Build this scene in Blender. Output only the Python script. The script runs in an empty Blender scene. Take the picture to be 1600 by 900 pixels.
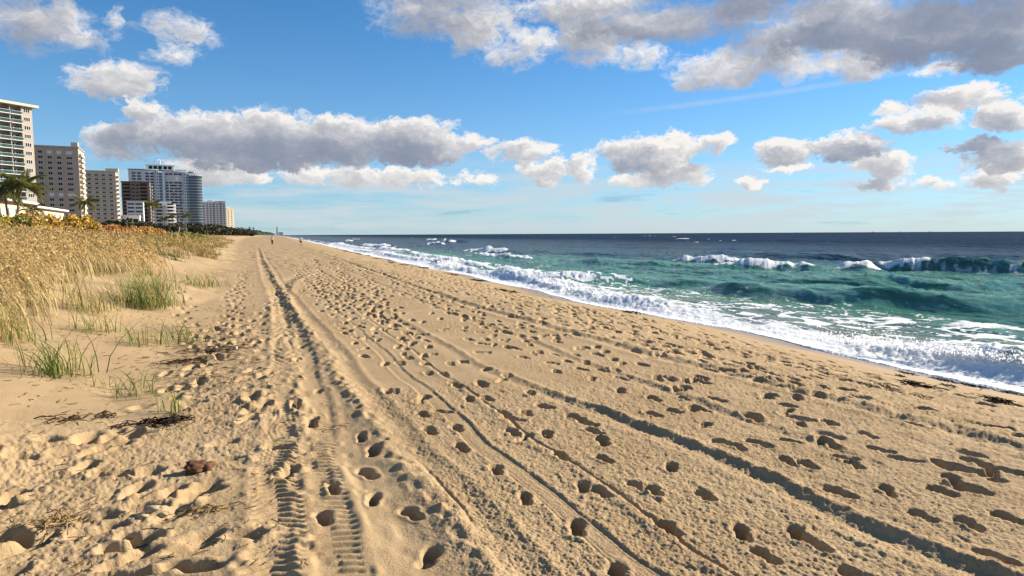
import bpy, bmesh, math, random
import numpy as np
from mathutils import Vector, Matrix

R = math.radians
random.seed(7)
rng = np.random.default_rng(11)
scene = bpy.context.scene
col = scene.collection

# ------------------------------------------------------------------ camera
CAM_H, YAW, PITCH, ROLL = 1.8, R(20.5), R(4.53), R(0.29)
fw = Vector((math.sin(YAW)*math.cos(PITCH), math.cos(YAW)*math.cos(PITCH), -math.sin(PITCH)))
rt = Vector((math.cos(YAW), -math.sin(YAW), 0))
upv = rt.cross(fw)
r2 = rt*math.cos(ROLL) - upv*math.sin(ROLL)
u2 = upv*math.cos(ROLL) + rt*math.sin(ROLL)
cam_data = bpy.data.cameras.new('camera')
cam_data.lens = 24.0
cam_data.sensor_width = 36.0
cam_data.clip_start = 0.05
cam_data.clip_end = 60000
cam = bpy.data.objects.new('camera', cam_data)
cam.matrix_world = Matrix(((r2.x, u2.x, -fw.x, 0), (r2.y, u2.y, -fw.y, 0), (r2.z, u2.z, -fw.z, CAM_H), (0, 0, 0, 1)))
col.objects.link(cam)
scene.camera = cam

# ------------------------------------------------------------------ sun, sky, exposure
SUN_AZ, SUN_EL = R(84), R(24)          # azimuth clockwise from +Y (the beach runs along +Y, the sea is +X)
sun_dir = Vector((math.sin(SUN_AZ)*math.cos(SUN_EL), math.cos(SUN_AZ)*math.cos(SUN_EL), math.sin(SUN_EL)))
sd = bpy.data.lights.new('sun', 'SUN')
sd.energy = 5.0
sd.angle = R(0.53)
sd.color = (1.0, 0.89, 0.74)
sun = bpy.data.objects.new('sun', sd)
sun.rotation_euler = (-sun_dir).to_track_quat('-Z', 'Y').to_euler()
sun.location = (40, 0, 40)
col.objects.link(sun)

vs = scene.view_settings
vs.view_transform = 'Standard'
vs.look = 'None'
vs.exposure = 1.0
vs.gamma = 1.0
vs.use_curve_mapping = False
scene.render.engine = 'CYCLES'
scene.cycles.use_denoising = True
scene.cycles.max_bounces = 6
scene.cycles.diffuse_bounces = 1
scene.cycles.glossy_bounces = 3
scene.cycles.transparent_max_bounces = 6

world = bpy.data.worlds.new('World')
scene.world = world
world.use_nodes = True
wt = world.node_tree
wt.nodes.clear()


class NT:
    """small helper to write node trees as expressions"""
    def __init__(s, tree): s.t = tree
    def new(s, typ, **kw):
        n = s.t.nodes.new(typ)
        for k, v in kw.items(): setattr(n, k, v)
        return n
    def put(s, sock, v):
        if hasattr(v, 'is_linked') or isinstance(v, bpy.types.NodeSocket): s.t.links.new(v, sock)
        elif v is not None:
            if isinstance(v, (tuple, list)) and len(v) == 3 and sock.type == 'RGBA': v = (*v, 1)
            sock.default_value = v
    def m(s, op, a, b=None, c=None, clamp=False):
        n = s.new('ShaderNodeMath', operation=op, use_clamp=clamp)
        for i, v in enumerate((a, b, c)):
            if v is not None: s.put(n.inputs[i], v)
        return n.outputs[0]
    def v(s, op, a, b=None, c=None):
        n = s.new('ShaderNodeVectorMath', operation=op)
        for i, x in enumerate((a, b, c)):
            if x is not None: s.put(n.inputs[i], x)
        return n.outputs['Value'] if op in ('DOT_PRODUCT', 'LENGTH', 'DISTANCE') else n.outputs[0]
    def xyz(s, x=0.0, y=0.0, z=0.0):
        n = s.new('ShaderNodeCombineXYZ')
        for i, q in enumerate((x, y, z)): s.put(n.inputs[i], q)
        return n.outputs[0]
    def sep(s, v):
        n = s.new('ShaderNodeSeparateXYZ'); s.put(n.inputs[0], v); return n.outputs
    def noise(s, vec, scale, detail=4, rough=.55, lac=2.0, dist=0.0, color=False):
        n = s.new('ShaderNodeTexNoise'); s.put(n.inputs['Vector'], vec)
        for k, q in (('Scale', scale), ('Detail', detail), ('Roughness', rough), ('Lacunarity', lac), ('Distortion', dist)): s.put(n.inputs[k], q)
        return n.outputs['Color' if color else 'Fac']
    def step(s, x, a, b, lo=0.0, hi=1.0):
        n = s.new('ShaderNodeMapRange', interpolation_type='SMOOTHSTEP'); s.put(n.inputs[0], x)
        for i, q in enumerate((a, b, lo, hi)): s.put(n.inputs[1+i], q)
        return n.outputs[0]
    def mix(s, f, a, b, blend='MIX'):
        n = s.new('ShaderNodeMix', data_type='RGBA', blend_type=blend)
        s.put(n.inputs[0], f); s.put(n.inputs[6], a); s.put(n.inputs[7], b)
        return n.outputs[2]


W = NT(wt)
# cumulus positions in the sky: azimuth, elevation, half widths (degrees), weight
CLOUDS = [(-13.4,14.1,3.8,1.8,0.9,0),(-11.6,13.6,2.1,1.0,0.8,0),(-8.7,15.0,0.8,1.0,0.55,0),(-4.6,14.8,2.4,1.1,0.6,0),(-5.3,13.1,1.4,1.0,0.4,1),(-9.3,10.8,3.2,1.4,1,1),(-7.9,11.3,1.8,1.2,1,1),(-7.4,8.7,1.7,1.4,1,0),(-6.8,7.2,4.6,1.4,1,0),(-2.9,7.4,5.3,2.1,1.2,0),(1.7,7.6,5.7,2.2,1.3,0),(6.6,7.7,4.0,2.1,1.2,0),(12.2,7.8,4.9,1.9,1.3,0),(16.3,7.5,3.3,1.0,0.9,0),
    (12.7,6.6,4.7,1.3,1.1,0),(-8.9,6.3,2.8,0.9,0.7,0),(-2.6,5.1,4.0,1.3,0.9,1),(0.1,4.7,2.0,0.9,0.9,1),(5.0,4.7,3.0,0.9,0.8,1),(8.0,4.7,3.0,1.1,0.9,1),(12.1,4.7,3.1,1.0,0.9,1),(1.6,6.1,8.5,1.2,1,0),(17.1,4.6,1.9,0.6,0.6,1),(21.4,6.7,3.3,1.0,0.9,0),(23.2,5.4,2.4,1.0,0.9,1),(23.2,4.3,1.6,0.6,0.7,1),(26.6,5.2,1.3,1.8,0.8,1),(30.5,6.8,4.4,1.2,1,0),
    (34.1,7.0,1.9,1.4,1,1),(33.9,4.7,3.5,1.2,1,1),(31.6,5.7,3.1,1.3,0.9,0),(31.0,4.3,2.1,0.6,0.8,1),(36.9,7.2,1.5,0.9,1.1,1),(40.0,4.0,1.3,0.6,1,1),(42.0,6.2,2.4,1.1,1,0),(42.7,5.0,1.8,0.4,0.7,1),(46.7,6.3,3.0,1.3,1.1,0),(49.0,4.9,2.1,1.3,1,1),(48.4,3.4,1.7,0.5,0.7,1),(52.0,3.4,2.3,0.6,0.6,1),(50.7,7.8,3.4,0.8,0.9,0),(52.1,8.1,1.7,0.8,1,0),
    (53.3,9.2,3.4,0.9,0.9,1),(49.5,8.9,1.4,0.5,0.6,1),(55.9,7.8,2.1,1.2,1,0),(54.2,6.0,1.3,0.8,0.9,0),(55.9,5.0,2.6,1.1,1,0),(55.7,3.7,1.8,0.9,0.9,1),(15.4,17.3,6.2,2.1,1,0),(17.5,16.1,3.1,1.7,1,1),(22.2,15.2,2.8,1.1,0.7,1),(20.6,14.3,2.3,0.9,0.5,1),(26.9,15.5,2.8,2.3,1,1),(31.5,16.2,7.5,1.6,1.2,0),(38.3,16.6,4.3,1.7,1.1,0),(26.8,17.7,6.2,1.3,1.2,0),
    (30.5,14.1,2.2,0.9,0.7,1),(37.4,12.6,4.3,1.6,0.9,1),(40.2,14.1,3.2,1.8,0.8,0),(41.8,13.2,2.7,1.9,1,1),(35.0,11.6,1.7,0.7,0.7,1),(45.1,15.0,5.6,2.4,1.4,0),(50.1,13.7,5.5,2.4,1.5,0),(54.8,13.4,4.6,2.4,1.5,0),(55.4,11.4,3.5,1.1,1.1,0),(46.5,12.3,3.0,1.4,1,1),(52.5,11.2,2.3,0.5,0.6,1),(42.3,19.5,11.5,2.1,1.3,0),(15.5,21.4,10.2,2.2,1,0),(55.2,17.0,7.0,2.3,1.4,0),
    (-13.9,17.7,5.7,1.5,0.9,0)]
wdir = W.v('NORMALIZE', W.new('ShaderNodeTexCoord').outputs['Generated'])
dx, dy, dz = W.sep(wdir)
az = W.m('MULTIPLY', W.m('ARCTAN2', dx, dy), 57.29578)
el = W.m('MULTIPLY', W.m('ARCSINE', dz), 57.29578)
sky = W.new('ShaderNodeTexSky', sky_type='NISHITA', sun_disc=False, sun_elevation=SUN_EL, sun_rotation=SUN_AZ,
            altitude=0, air_density=0.75, dust_density=0.05, ozone_density=2.0)
hs = W.new('ShaderNodeHueSaturation')
hs.inputs['Saturation'].default_value = 1.08
hs.inputs['Value'].default_value = 1.18
wt.links.new(W.v('MULTIPLY', sky.outputs[0], (.60, 1.08, 1.36)), hs.inputs['Color'])      # white balance

# warped sky coordinates give the clouds their ragged edges
pv = W.xyz(az, el, 0.0)
warp1 = W.v('SUBTRACT', W.noise(W.xyz(az, W.m('MULTIPLY', el, 1.7), 3.0), .22, 3, .5, color=True), (.5, .5, .5))
warp2 = W.v('SUBTRACT', W.noise(W.xyz(az, W.m('MULTIPLY', el, 1.3), 9.0), .75, 5, .62, color=True), (.5, .5, .5))
pw = W.v('ADD', pv, W.v('MULTIPLY', warp1, (2.6, 1.0, 0)))
pw = W.v('ADD', pw, W.v('MULTIPLY', warp2, (2.6, 1.5, 0)))
outside = W.m('MAXIMUM', W.step(az, 62.0, 72.0), W.m('MAXIMUM', W.step(az, -22.0, -32.0), W.step(el, 19.0, 25.0)))


def blob_field(clouds, off):
    p = W.v('ADD', pw, off)
    acc = None
    for a, e, rx, ry, w, layer in clouds:
        if a > 38 and e < 12: w = w*1.2
        q = W.v('MULTIPLY_ADD', p, (1/rx, 1/ry, 0), (-a/rx, -e/ry, 0))
        f = W.m('MULTIPLY_ADD', W.v('DOT_PRODUCT', q, q), -w, w)
        acc = f if acc is None else W.m('SMOOTH_MAX', acc, f, .15)
    return acc


def elsewhere(off):
    """the rest of the sky: the same kind of broken cumulus, from noise"""
    g = W.noise(W.v('MULTIPLY', W.v('ADD', pv, off), (1, 2.0, 0)), .055, 3, .5)
    g = W.m('MINIMUM', W.m('MULTIPLY_ADD', g, 7.0, -4.0), 1.2)
    return W.m('SUBTRACT', W.m('MULTIPLY', g, outside), W.m('MULTIPLY', W.m('SUBTRACT', 1.0, outside), 9.0))


def ragged(off):
    n = W.noise(W.v('MULTIPLY', W.v('ADD', pv, off), (1, 1.5, 0)), .45, 7, .6)
    bil = W.m('ABSOLUTE', W.m('SUBTRACT', W.noise(W.v('MULTIPLY', W.v('ADD', pw, off), (1, 1.35, 0)), .95, 4, .55), .5))
    return W.m('MULTIPLY_ADD', W.m('SUBTRACT', n, .5), 2.1, W.m('MULTIPLY_ADD', bil, -2.4, .22))


OFF1, OFF2 = (0.55, 0.65, 0), (1.5, 1.9, 0)
n0, n1 = ragged((0, 0, 0)), ragged(OFF1)
LIT, SHADE = (10.4, 9.9, 9.3), (2.0, 2.4, 3.4)


def cloud_layer(clouds, under, everywhere, k, lit, shade, soft):
    b0, b1, b2 = blob_field(clouds, (0, 0, 0)), blob_field(clouds, OFF1), blob_field(clouds, OFF2)
    if everywhere:
        b0, b1, b2 = (W.m('MAXIMUM', b, elsewhere(o)) for b, o in ((b0, (0, 0, 0)), (b1, OFF1), (b2, OFF2)))
    d0 = W.m('ADD', b0, n0)
    d1 = W.m('ADD', b1, n1)
    thick = W.m('MULTIPLY_ADD', W.m('MAXIMUM', d1, 0.0), .75, W.m('MULTIPLY', W.m('MAXIMUM', b2, 0.0), .95))
    thick = W.m('MULTIPLY_ADD', W.m('MAXIMUM', d0, 0.0), .10, thick)
    trans = W.m('POWER', 2.718, W.m('MULTIPLY', thick, -k))
    c = W.mix(trans, shade, lit)
    alpha = W.step(d0, W.step(el, 9.0, 14.0, .02, -.3), W.step(el, 8.0, 14.0, soft*.62, soft))
    return W.mix(W.m('MULTIPLY', alpha, W.m('MULTIPLY', W.step(el, .2, 1.2), .96)), under, c)


# pale marine haze low in the sky, with faint far cloud rows
hz = W.m('POWER', 2.718, W.m('MULTIPLY', W.m('MAXIMUM', el, 0.0), -.14))
toward_sun = W.m('MULTIPLY_ADD', W.v('DOT_PRODUCT', wdir, (math.sin(SUN_AZ), math.cos(SUN_AZ), 0)), .5, .5)
hcol = W.mix(W.m('POWER', toward_sun, 3.0), (4.5, 5.9, 6.6), (6.6, 7.0, 7.1))
base = W.mix(W.m('MULTIPLY', hz, .90), hs.outputs[0], hcol)
low = W.m('MULTIPLY', W.step(el, 7.0, 3.0), W.step(el, -.3, .7))
rows = W.noise(W.xyz(W.m('MULTIPLY', az, .11), W.m('MULTIPLY', el, .9), 5.0), 1.0, 6, .62)
base = W.mix(W.m('MULTIPLY', W.step(rows, .41, .60), W.m('MULTIPLY', low, .75)), base, (6.2, 7.0, 7.5))
base = W.mix(W.m('MULTIPLY', W.step(rows, .42, .30), W.m('MULTIPLY', low, .45)), base, (2.7, 4.2, 5.9))
# vapour trail
td = W.m('SUBTRACT', el, W.m('MULTIPLY_ADD', W.m('SUBTRACT', az, 30.0), .075, 9.75))
tn = W.noise(W.xyz(az, el, 0.0), .9, 4, .6)
trail = W.m('MULTIPLY', W.step(W.m('ABSOLUTE', td), .32, .02), W.m('MULTIPLY', W.step(az, 26.0, 36.0), W.step(az, 56.0, 47.0)))
base = W.mix(W.m('MULTIPLY', trail, W.m('MULTIPLY', tn, .45)), base, (7.0, 7.4, 7.6))
c1 = cloud_layer([c for c in CLOUDS if c[5] == 1], base, False, 1.0, LIT, (2.8, 3.1, 3.9), 1.0)
final = cloud_layer([c for c in CLOUDS if c[5] == 0], c1, True, 1.15, LIT, SHADE, 1.15)
bg = W.new('ShaderNodeBackground')
bg.inputs['Strength'].default_value = 0.05
wt.links.new(final, bg.inputs['Color'])
wo = W.new('ShaderNodeOutputWorld')
wt.links.new(bg.outputs[0], wo.inputs['Surface'])
world.cycles.sampling_method = 'MANUAL'
world.cycles.sample_map_resolution = 512

# ------------------------------------------------------------------ helpers
def mat(name, base=None, rough=.8, metal=0.0, spec=.3):
    m = bpy.data.materials.new(name)
    m.use_nodes = True
    m.node_tree.nodes.clear()
    n = NT(m.node_tree)
    b = n.new('ShaderNodeBsdfPrincipled')
    o = n.new('ShaderNodeOutputMaterial')
    m.node_tree.links.new(b.outputs[0], o.inputs['Surface'])
    if base is not None: b.inputs['Base Color'].default_value = (*base, 1)
    b.inputs['Roughness'].default_value = rough
    b.inputs['Metallic'].default_value = metal
    b.inputs['Specular IOR Level'].default_value = spec
    return m, n, b, o


def plain(name, base, rough=.8, var=.15, scale=3.0, spec=.25, bump=0.0):
    """painted or natural surface: a colour with some grain and wear"""
    m, n, b, o = mat(name, base, rough, 0, spec)
    co = n.new('ShaderNodeTexCoord').outputs['Object']
    f = n.noise(co, scale, 6, .6)
    f2 = n.noise(co, scale*.13, 3, .5)
    f = n.m('ADD', n.m('MULTIPLY', f, .5), n.m('MULTIPLY', f2, .5))
    dark = tuple(c*(1-2*var) for c in base)
    lite = tuple(min(1, c*(1+2*var)) for c in base)
    n.put(b.inputs['Base Color'], n.mix(f, dark, lite))
    if bump:
        bn = n.new('ShaderNodeBump'); bn.inputs['Strength'].default_value = bump
        n.put(bn.inputs['Height'], f); n.put(b.inputs['Normal'], bn.outputs[0])
    return m


def tag(o, label=None, cat=None, group=None, kind=None):
    if label: o['label'] = label
    if cat: o['category'] = cat
    if group: o['group'] = group
    if kind: o['kind'] = kind
    return o


def empty(name, loc=(0, 0, 0), rz=0.0):
    o = bpy.data.objects.new(name, None)
    o.location = loc
    o.rotation_euler = (0, 0, rz)
    o.empty_display_size = .3
    col.objects.link(o)
    return o


def link(name, me, parent=None, loc=None, m=None):
    o = bpy.data.objects.new(name, me)
    if loc is not None: o.location = loc
    if m is not None: o.data.materials.append(m)
    o.parent = parent
    col.objects.link(o)
    return o


def mesh_np(name, V, F, smooth=True):
    """mesh from numpy arrays; F is (n,4) or (n,3)"""
    me = bpy.data.meshes.new(name)
    V = np.ascontiguousarray(V, dtype=np.float32)
    F = np.ascontiguousarray(F, dtype=np.int32)
    k = F.shape[1]
    me.vertices.add(len(V)); me.vertices.foreach_set('co', V.ravel())
    me.loops.add(F.size); me.loops.foreach_set('vertex_index', F.ravel())
    me.polygons.add(len(F))
    me.polygons.foreach_set('loop_start', np.arange(0, F.size, k, dtype=np.int32))
    me.polygons.foreach_set('loop_total', np.full(len(F), k, dtype=np.int32))
    me.polygons.foreach_set('use_smooth', np.full(len(F), smooth, dtype=bool))
    me.update(calc_edges=True)
    return me


def fattr(me, name, a):
    at = me.attributes.new(name, 'FLOAT', 'POINT')
    at.data.foreach_set('value', np.ascontiguousarray(a, dtype=np.float32).ravel())


def cattr(me, name, a):
    at = me.color_attributes.new(name, 'FLOAT_COLOR', 'POINT')
    b = np.ones((len(a), 4), dtype=np.float32); b[:, :3] = a
    at.data.foreach_set('color', b.ravel())


def hash2(ix, iy, seed):
    h = (ix.astype(np.int64)*374761393 + iy.astype(np.int64)*668265263 + seed*974634777) & 0xFFFFFFFF
    h = ((h ^ (h >> 13))*1274126177) & 0xFFFFFFFF
    h = ((h ^ (h >> 16))*2246822519) & 0xFFFFFFFF
    return ((h ^ (h >> 15)) & 0xFFFFFF)/float(0xFFFFFF)


def vnoise(x, y, seed=0):
    """value noise in -1..1"""
    fx, fy = np.floor(x), np.floor(y)
    ax, ay = x-fx, y-fy
    ax = ax*ax*ax*(ax*(ax*6-15)+10); ay = ay*ay*ay*(ay*(ay*6-15)+10)
    a = hash2(fx, fy, seed); b = hash2(fx+1, fy, seed); c = hash2(fx, fy+1, seed); d = hash2(fx+1, fy+1, seed)
    return 2*((a*(1-ax)+b*ax)*(1-ay) + (c*(1-ax)+d*ax)*ay) - 1


def fbm(x, y, oct=3, seed=0, gain=.5):
    s, a, t = 0, 1, 0
    for i in range(oct):
        s = s + a*vnoise(x, y, seed+i*17); t += a
        x, y = x*2.03+17.3*i+y*.31, y*2.03-9.1*i-x*.31
        a *= gain
    return s/t


def sstep(x, a, b):
    t = np.clip((x-a)/(b-a), 0, 1)
    return t*t*(3-2*t)


def smooth_interp(x, xs, ys):
    """interpolate with eased knots"""
    return np.interp(x, xs, ys)


# ------------------------------------------------------------------ the lie of the land
def shore_u(v):
    """x of the swash edge along the beach"""
    b = np.interp(v, [-400, 0, 8, 14, 19, 26, 50, 80, 125, 220, 345, 900, 3900, 9000],
                  [13, 12.7, 12.55, 12.45, 12.2, 12.5, 13.2, 13.8, 15, 18.2, 22, 38, 118, 260])
    return b + .28*np.sin(v*.42+1.0)*np.exp(-np.abs(v)/90) + .35*vnoise(v*.11, v*0+.5, 5) + .12*vnoise(v*.55, v*0+3.5, 6)


def dune_edge(v):
    return np.interp(v, [-30, 0, 9, 14, 20, 50, 150, 250, 500, 900, 3900, 9000], [-3.6, -3.3, -2.7, -2.3, -2.35, -2.6, -4.6, -6.2, -8, 2, 60, 150])


SEA_Z = -1.0


def land_z(u, v, detail=True):
    s = dune_edge(v) - u
    if detail: s = s + .55*vnoise(u*.35, v*.3, 41) + .25*vnoise(u*.9, v*.8, 42)
    z = np.interp(s, [-1.9, -1.0, -.3, .4, 1.7, 3, 4.7, 9, 25, 60, 120, 4000], [0, .04, .16, .33, .66, 1.0, 1.24, 1.55, 2.15, 2.6, 2.8, 3.0])
    us = shore_u(v)
    berm = us - 7.2
    t = np.clip(u-berm, 0, None)
    fs = -.95*np.where(t < 7.2, (np.minimum(t, 7.2)/7.2)**1.45, 1+.19*(t-7.2))
    fs = np.maximum(fs, -6)
    z = z + fs - .05*sstep(u, 1.0, 6.0)
    if detail:
        z = z + .05*vnoise(u*.45, v*.3, 43)*sstep(s, -1.5, 1) + .1*vnoise(u*.22, v*.2, 44)*sstep(s, .5, 4)
        z = z + .018*vnoise(u*.6, v*.35, 45)
    return z


def ground(x, y):
    return float(land_z(np.array([float(x)]), np.array([float(y)]))[0])


def polar_grid(az_fine, step_fine, az_lo, az_hi, step_c, radii):
    a = np.concatenate([np.arange(az_lo, az_fine[0], step_c), np.arange(az_fine[0], az_fine[1], step_fine), np.arange(az_fine[1], az_hi+step_c, step_c)])
    a = np.radians(a)
    return a, radii


def grid_faces(nr, nc, keep):
    i = np.arange(nr-1)[:, None]*nc + np.arange(nc-1)[None, :]
    f = np.stack([i, i+nc, i+nc+1, i+1], -1).reshape(-1, 4)
    k = keep.reshape(-1)
    return f[k[f].any(1)]


def compact(V, F, *attrs):
    used = np.zeros(len(V), bool); used[F.ravel()] = True
    idx = np.cumsum(used)-1
    return (V[used], idx[F]) + tuple(a[used] for a in attrs)


def radii(r0, r1, fn):
    out = [r0]
    while out[-1] < r1: out.append(out[-1] + fn(out[-1]))
    return np.array(out)

# ------------------------------------------------------------------ sand beach (one sheet, finest where the photographer stands)
PRINTS = [(1.46,7.77),(1.59,7.17),(1.51,6.62),(1.7,6.04),(1.57,5.43),(1.67,4.83),(1.67,4.22),(1.8,3.69),(1.75,3.1),(2.21,7.77),(2.49,7.72),(2.14,7.08),(2.34,7.06),(2.89,7.14),
    (2.8,6.51),(2.29,6.38),(2.51,6.31),(2.14,5.71),(2.18,5.53),(2.41,5.56),(2.27,4.95),(2.57,4.78),(2.93,5.76),(2.79,5.21),(2.14,4.29),(2.21,4.14),(2.52,4.17),(0.83,6.09),
    (0.87,5.65),(0.46,4.92),(0.35,4.41),(0.7,4.62),(0.89,4.27),(0.86,3.65),(0.74,5.15),(3.94,5.34),(3.98,5.89),(4.07,6.41),(4.39,6.31),(3.71,5.86),(4.69,6.13),(4.29,5.84),
    (3.78,4.83),(3.82,4.69),(4.05,4.71),(4.35,4.65),(4.6,4.55),(3.95,4.25),(4.03,4.12),(3.82,3.6),(4.15,3.49),(2.88,3.87),(2.58,4.06),(2.98,4.44),(2.33,3.49),(2.72,3.3),
    (3.03,3.18),(3.03,3.04),(4.0,3.1),(4.15,2.9),(3.87,2.55),(2.96,2.65),(4.44,4.15),(4.37,3.99),(4.82,5.04),(5.12,4.98),(4.49,3.34),(4.46,2.86),(4.87,4.19),(4.84,3.93),
    (4.78,3.48),(5.25,3.54),(5.13,4.54),(2.64,3.0),(2.1,21.47),(2.07,19.75),(1.41,18.43),(1.41,16.8),(1.56,15.37),(1.54,14.03),(1.51,13.37),(1.47,12.71),(1.91,16.84),(1.94,15.0),
    (2.15,14.83),(1.99,14.02),(1.9,13.46),(1.59,12.07),(1.48,11.43),(1.53,10.8),(1.46,10.16),(2.28,17.76),(2.54,16.47),(2.47,14.98),(2.5,13.62),(2.31,13.03),(1.98,12.5),(1.9,11.66),
    (2.08,10.84),(2.04,10.16),(2.49,12.2),(2.62,12.09),(2.31,11.41),(2.55,10.65),(2.66,11.32),(2.42,9.96),(2.19,9.28),(2.5,9.19),(2.72,9.28),(2.06,8.65),(2.24,8.53),(1.64,9.51),
    (0.5,10.27),(0.44,8.94),(0.65,11.54),(0.69,12.8),(0.34,7.52),(0.62,8.11),(0.45,6.84),(-0.24,8.95),(-0.05,8.49),(-0.11,9.6),(-0.11,7.55),(-1.29,6.71),(-1.2,6.55),(-1.29,6.0),
    (-1.08,5.77),(-0.86,5.38),(-0.65,5.23),(-0.43,5.19),(-1.77,6.22),(-1.65,5.45),(-1.39,4.53),(-1.32,4.59),(-1.27,4.7),(-1.02,4.94),(-0.97,4.73),(-0.78,4.4),(-0.72,4.51),(-0.72,4.22),
    (-0.4,4.24),(-0.36,4.38),(-0.1,4.31),(-0.33,6.37),(-0.12,7.43),(0.11,6.07),(0.17,5.36),(-0.34,3.94),(-0.54,3.98),(0.33,7.4),(0.44,6.69),(-1.46,4.79),(-0.28,5.88),(4.37,15.82),
    (4.26,15.18),(4.34,14.85),(4.39,14.17),(4.33,13.04),(3.83,12.01),(3.79,12.77),(3.62,12.33),(3.96,10.91),(3.86,11.4),(3.68,11.15),(3.83,10.07),(3.8,10.18),(4.07,9.67),(3.93,9.57),
    (3.66,9.31),(3.89,8.8),(4.16,8.84),(4.51,9.29),(4.08,8.23),(3.69,8.18),(3.93,7.63),(4.39,8.71),(4.33,8.13),(4.51,8.06),(3.61,10.52),(4.33,11.8),(4.18,10.35),(4.23,9.41),
    (2.88,8.57),(2.51,9.18),(2.71,9.26),(2.8,7.89),(2.54,7.85),(2.21,7.92),(4.31,7.55),(4.7,7.32),(5.07,8.36),(4.96,7.09),(5.24,7.2)]
TRACKS = dict(
    tread_a=[(-.05, 2.2), (.02, 3.7), (.16, 6.8), (.28, 9.8), (.45, 15), (.55, 20), (.58, 40), (.5, 90)],
    tread_b=[(.30, 2.2), (.37, 5.0), (.50, 7.1), (.60, 11), (.66, 17), (.66, 40), (.6, 90)],
    ridge=[(1.2, 2.2), (1.09, 3.8), (1.03, 5.0), (.93, 7.0), (.90, 12), (.80, 17.4), (.70, 24), (.54, 52), (.5, 120)],
    rut=[(.52, 15), (.60, 19), (.56, 24), (.42, 36), (.33, 52), (.3, 90)],
    long_ridge=[(3.95, 1.0), (3.7, 2.3), (3.6, 3.0), (3.57, 4.2), (3.43, 5.6), (3.1, 7.0), (2.87, 8.7), (2.85, 12), (2.94, 18.7), (3.12, 27), (3.3, 60), (3.6, 140)],
    sea_rut=[(6.3, 3), (6.0, 6.8), (5.8, 8.5), (5.5, 11.5), (5.25, 19), (5.5, 27), (5.9, 50), (7, 110)],
    smooth_band=[(1.98, 2.2), (1.9, 3.1), (1.82, 3.9), (1.77, 5.2), (1.74, 8), (1.72, 14), (1.75, 30)],
    turn=[(.75, 22), (.95, 25), (1.25, 28), (2.0, 32.5), (3.4, 37.5), (5.5, 43)],
    stripe=[(1.17, 5.3), (1.20, 4.0)],
    stripe_two=[(2.35, 2.5), (2.25, 6), (2.2, 12), (2.3, 25)],
    old_rut=[(4.55, 4), (4.4, 8), (4.3, 16), (4.5, 40), (5, 90)])
sand_r = radii(.35, 9500, lambda r: .09 if r < 2.5 else (min(max(.75*r*r/1229, .0085), .0078*r) if r < 330 else .05*r))
sand_a, _ = polar_grid((-18.6, 59.6), .087, -118, 150, 1.5, None)
nr, nc = len(sand_r), len(sand_a)
U = sand_r[:, None]*np.sin(sand_a)[None, :]
Vv = sand_r[:, None]*np.cos(sand_a)[None, :]
US = shore_u(Vv)
keep_s = (U < US + 6)
Z = land_z(U, Vv)
RR = np.broadcast_to(sand_r[:, None], U.shape)
S = dune_edge(Vv) - U
near = 1-sstep(RR, 60, 160)
to_sea = US - U                     # metres landward of the water's edge
dry = sstep(to_sea, 2.2, 3.6)
# raked, crumbly dry sand with smoother patches
patch = fbm(U*.55+.3*Vv, Vv*.32, 3, 60)
open_beach = sstep(U, .7, 1.3)*dry
crumb_mask = np.clip(sstep(patch, -.30, .18)*.85+.15, 0, 1)*open_beach
wx = .03*vnoise(U*9, Vv*9, 74); c1 = vnoise((U+wx)*24+.4*Vv, (Vv-wx)*17, 70); c2 = 1-2*np.abs(vnoise(U*31, Vv*27, 71)); c3 = vnoise(U*7, Vv*7, 72); c4 = vnoise(U*74, Vv*74, 73)
crumb = c1*.0050 + c2*.0034 + c3*.0035 + c4*.0050
Z += crumb*crumb_mask*near
near_left = np.maximum(sstep(U, -1.3, -.6), 1-sstep(Vv, 6.0, 8.5))
soft_left = near_left*(1-sstep(U, -.2, .5))*(1-sstep(S, -.3, .8))*sstep(fbm(U*.8, Vv*.6, 2, 76), -.45, .1)
Z += crumb*soft_left*near*.75
# churned soft sand towards the dune foot
churn = (1-sstep(U, -.35, .25))*(1-sstep(S, -.3, 1.2))
churn = np.clip(churn*(.35+.9*sstep(fbm(U*.6, Vv*.5, 2, 77), -.35, .35)), 0, 1)
h1 = vnoise(U*2.4, Vv*2.2, 80); h2 = vnoise(U*5.2+3, Vv*5.0, 81); h3 = vnoise(U*11, Vv*11, 82)
Z += churn*near_left*near*(.010*h1 + .006*(1-2*np.abs(h2)) + .004*h3 + .003*c1 + .003*c2 + .003*c4)
# trampled berm nearest the sea
tramp = sstep(U, 4.6, 6.5)*sstep(to_sea, 2.4, 3.8)
t1 = vnoise(U*2.0, Vv*2.6, 90); t2 = vnoise(U*4.3, Vv*5.0, 91)
Z += tramp*near*(.012*(1-2*np.abs(t1)) + .010*(1-2*np.abs(t2)) + .004*c1 + .003*c2)
# wind ripples and small pits on the bare dune
Z += sstep(S, -.6, .8)*near*(.010*vnoise(U*3, Vv*3, 95) + .004*np.sin(9*(U*.5+Vv*.86) + 3*vnoise(U*.8, Vv*.8, 96)))
# far sand keeps a coarse unevenness that reads as footprints
far = sstep(RR, 25, 60)*dry*(1-sstep(S, -.5, .5))
Z += far*(.035*vnoise(U*1.6, Vv*.9, 97) + .05*np.minimum(vnoise(U*2.6, Vv*1.1, 98), .1)*(1-sstep(RR, 300, 500)))


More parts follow.
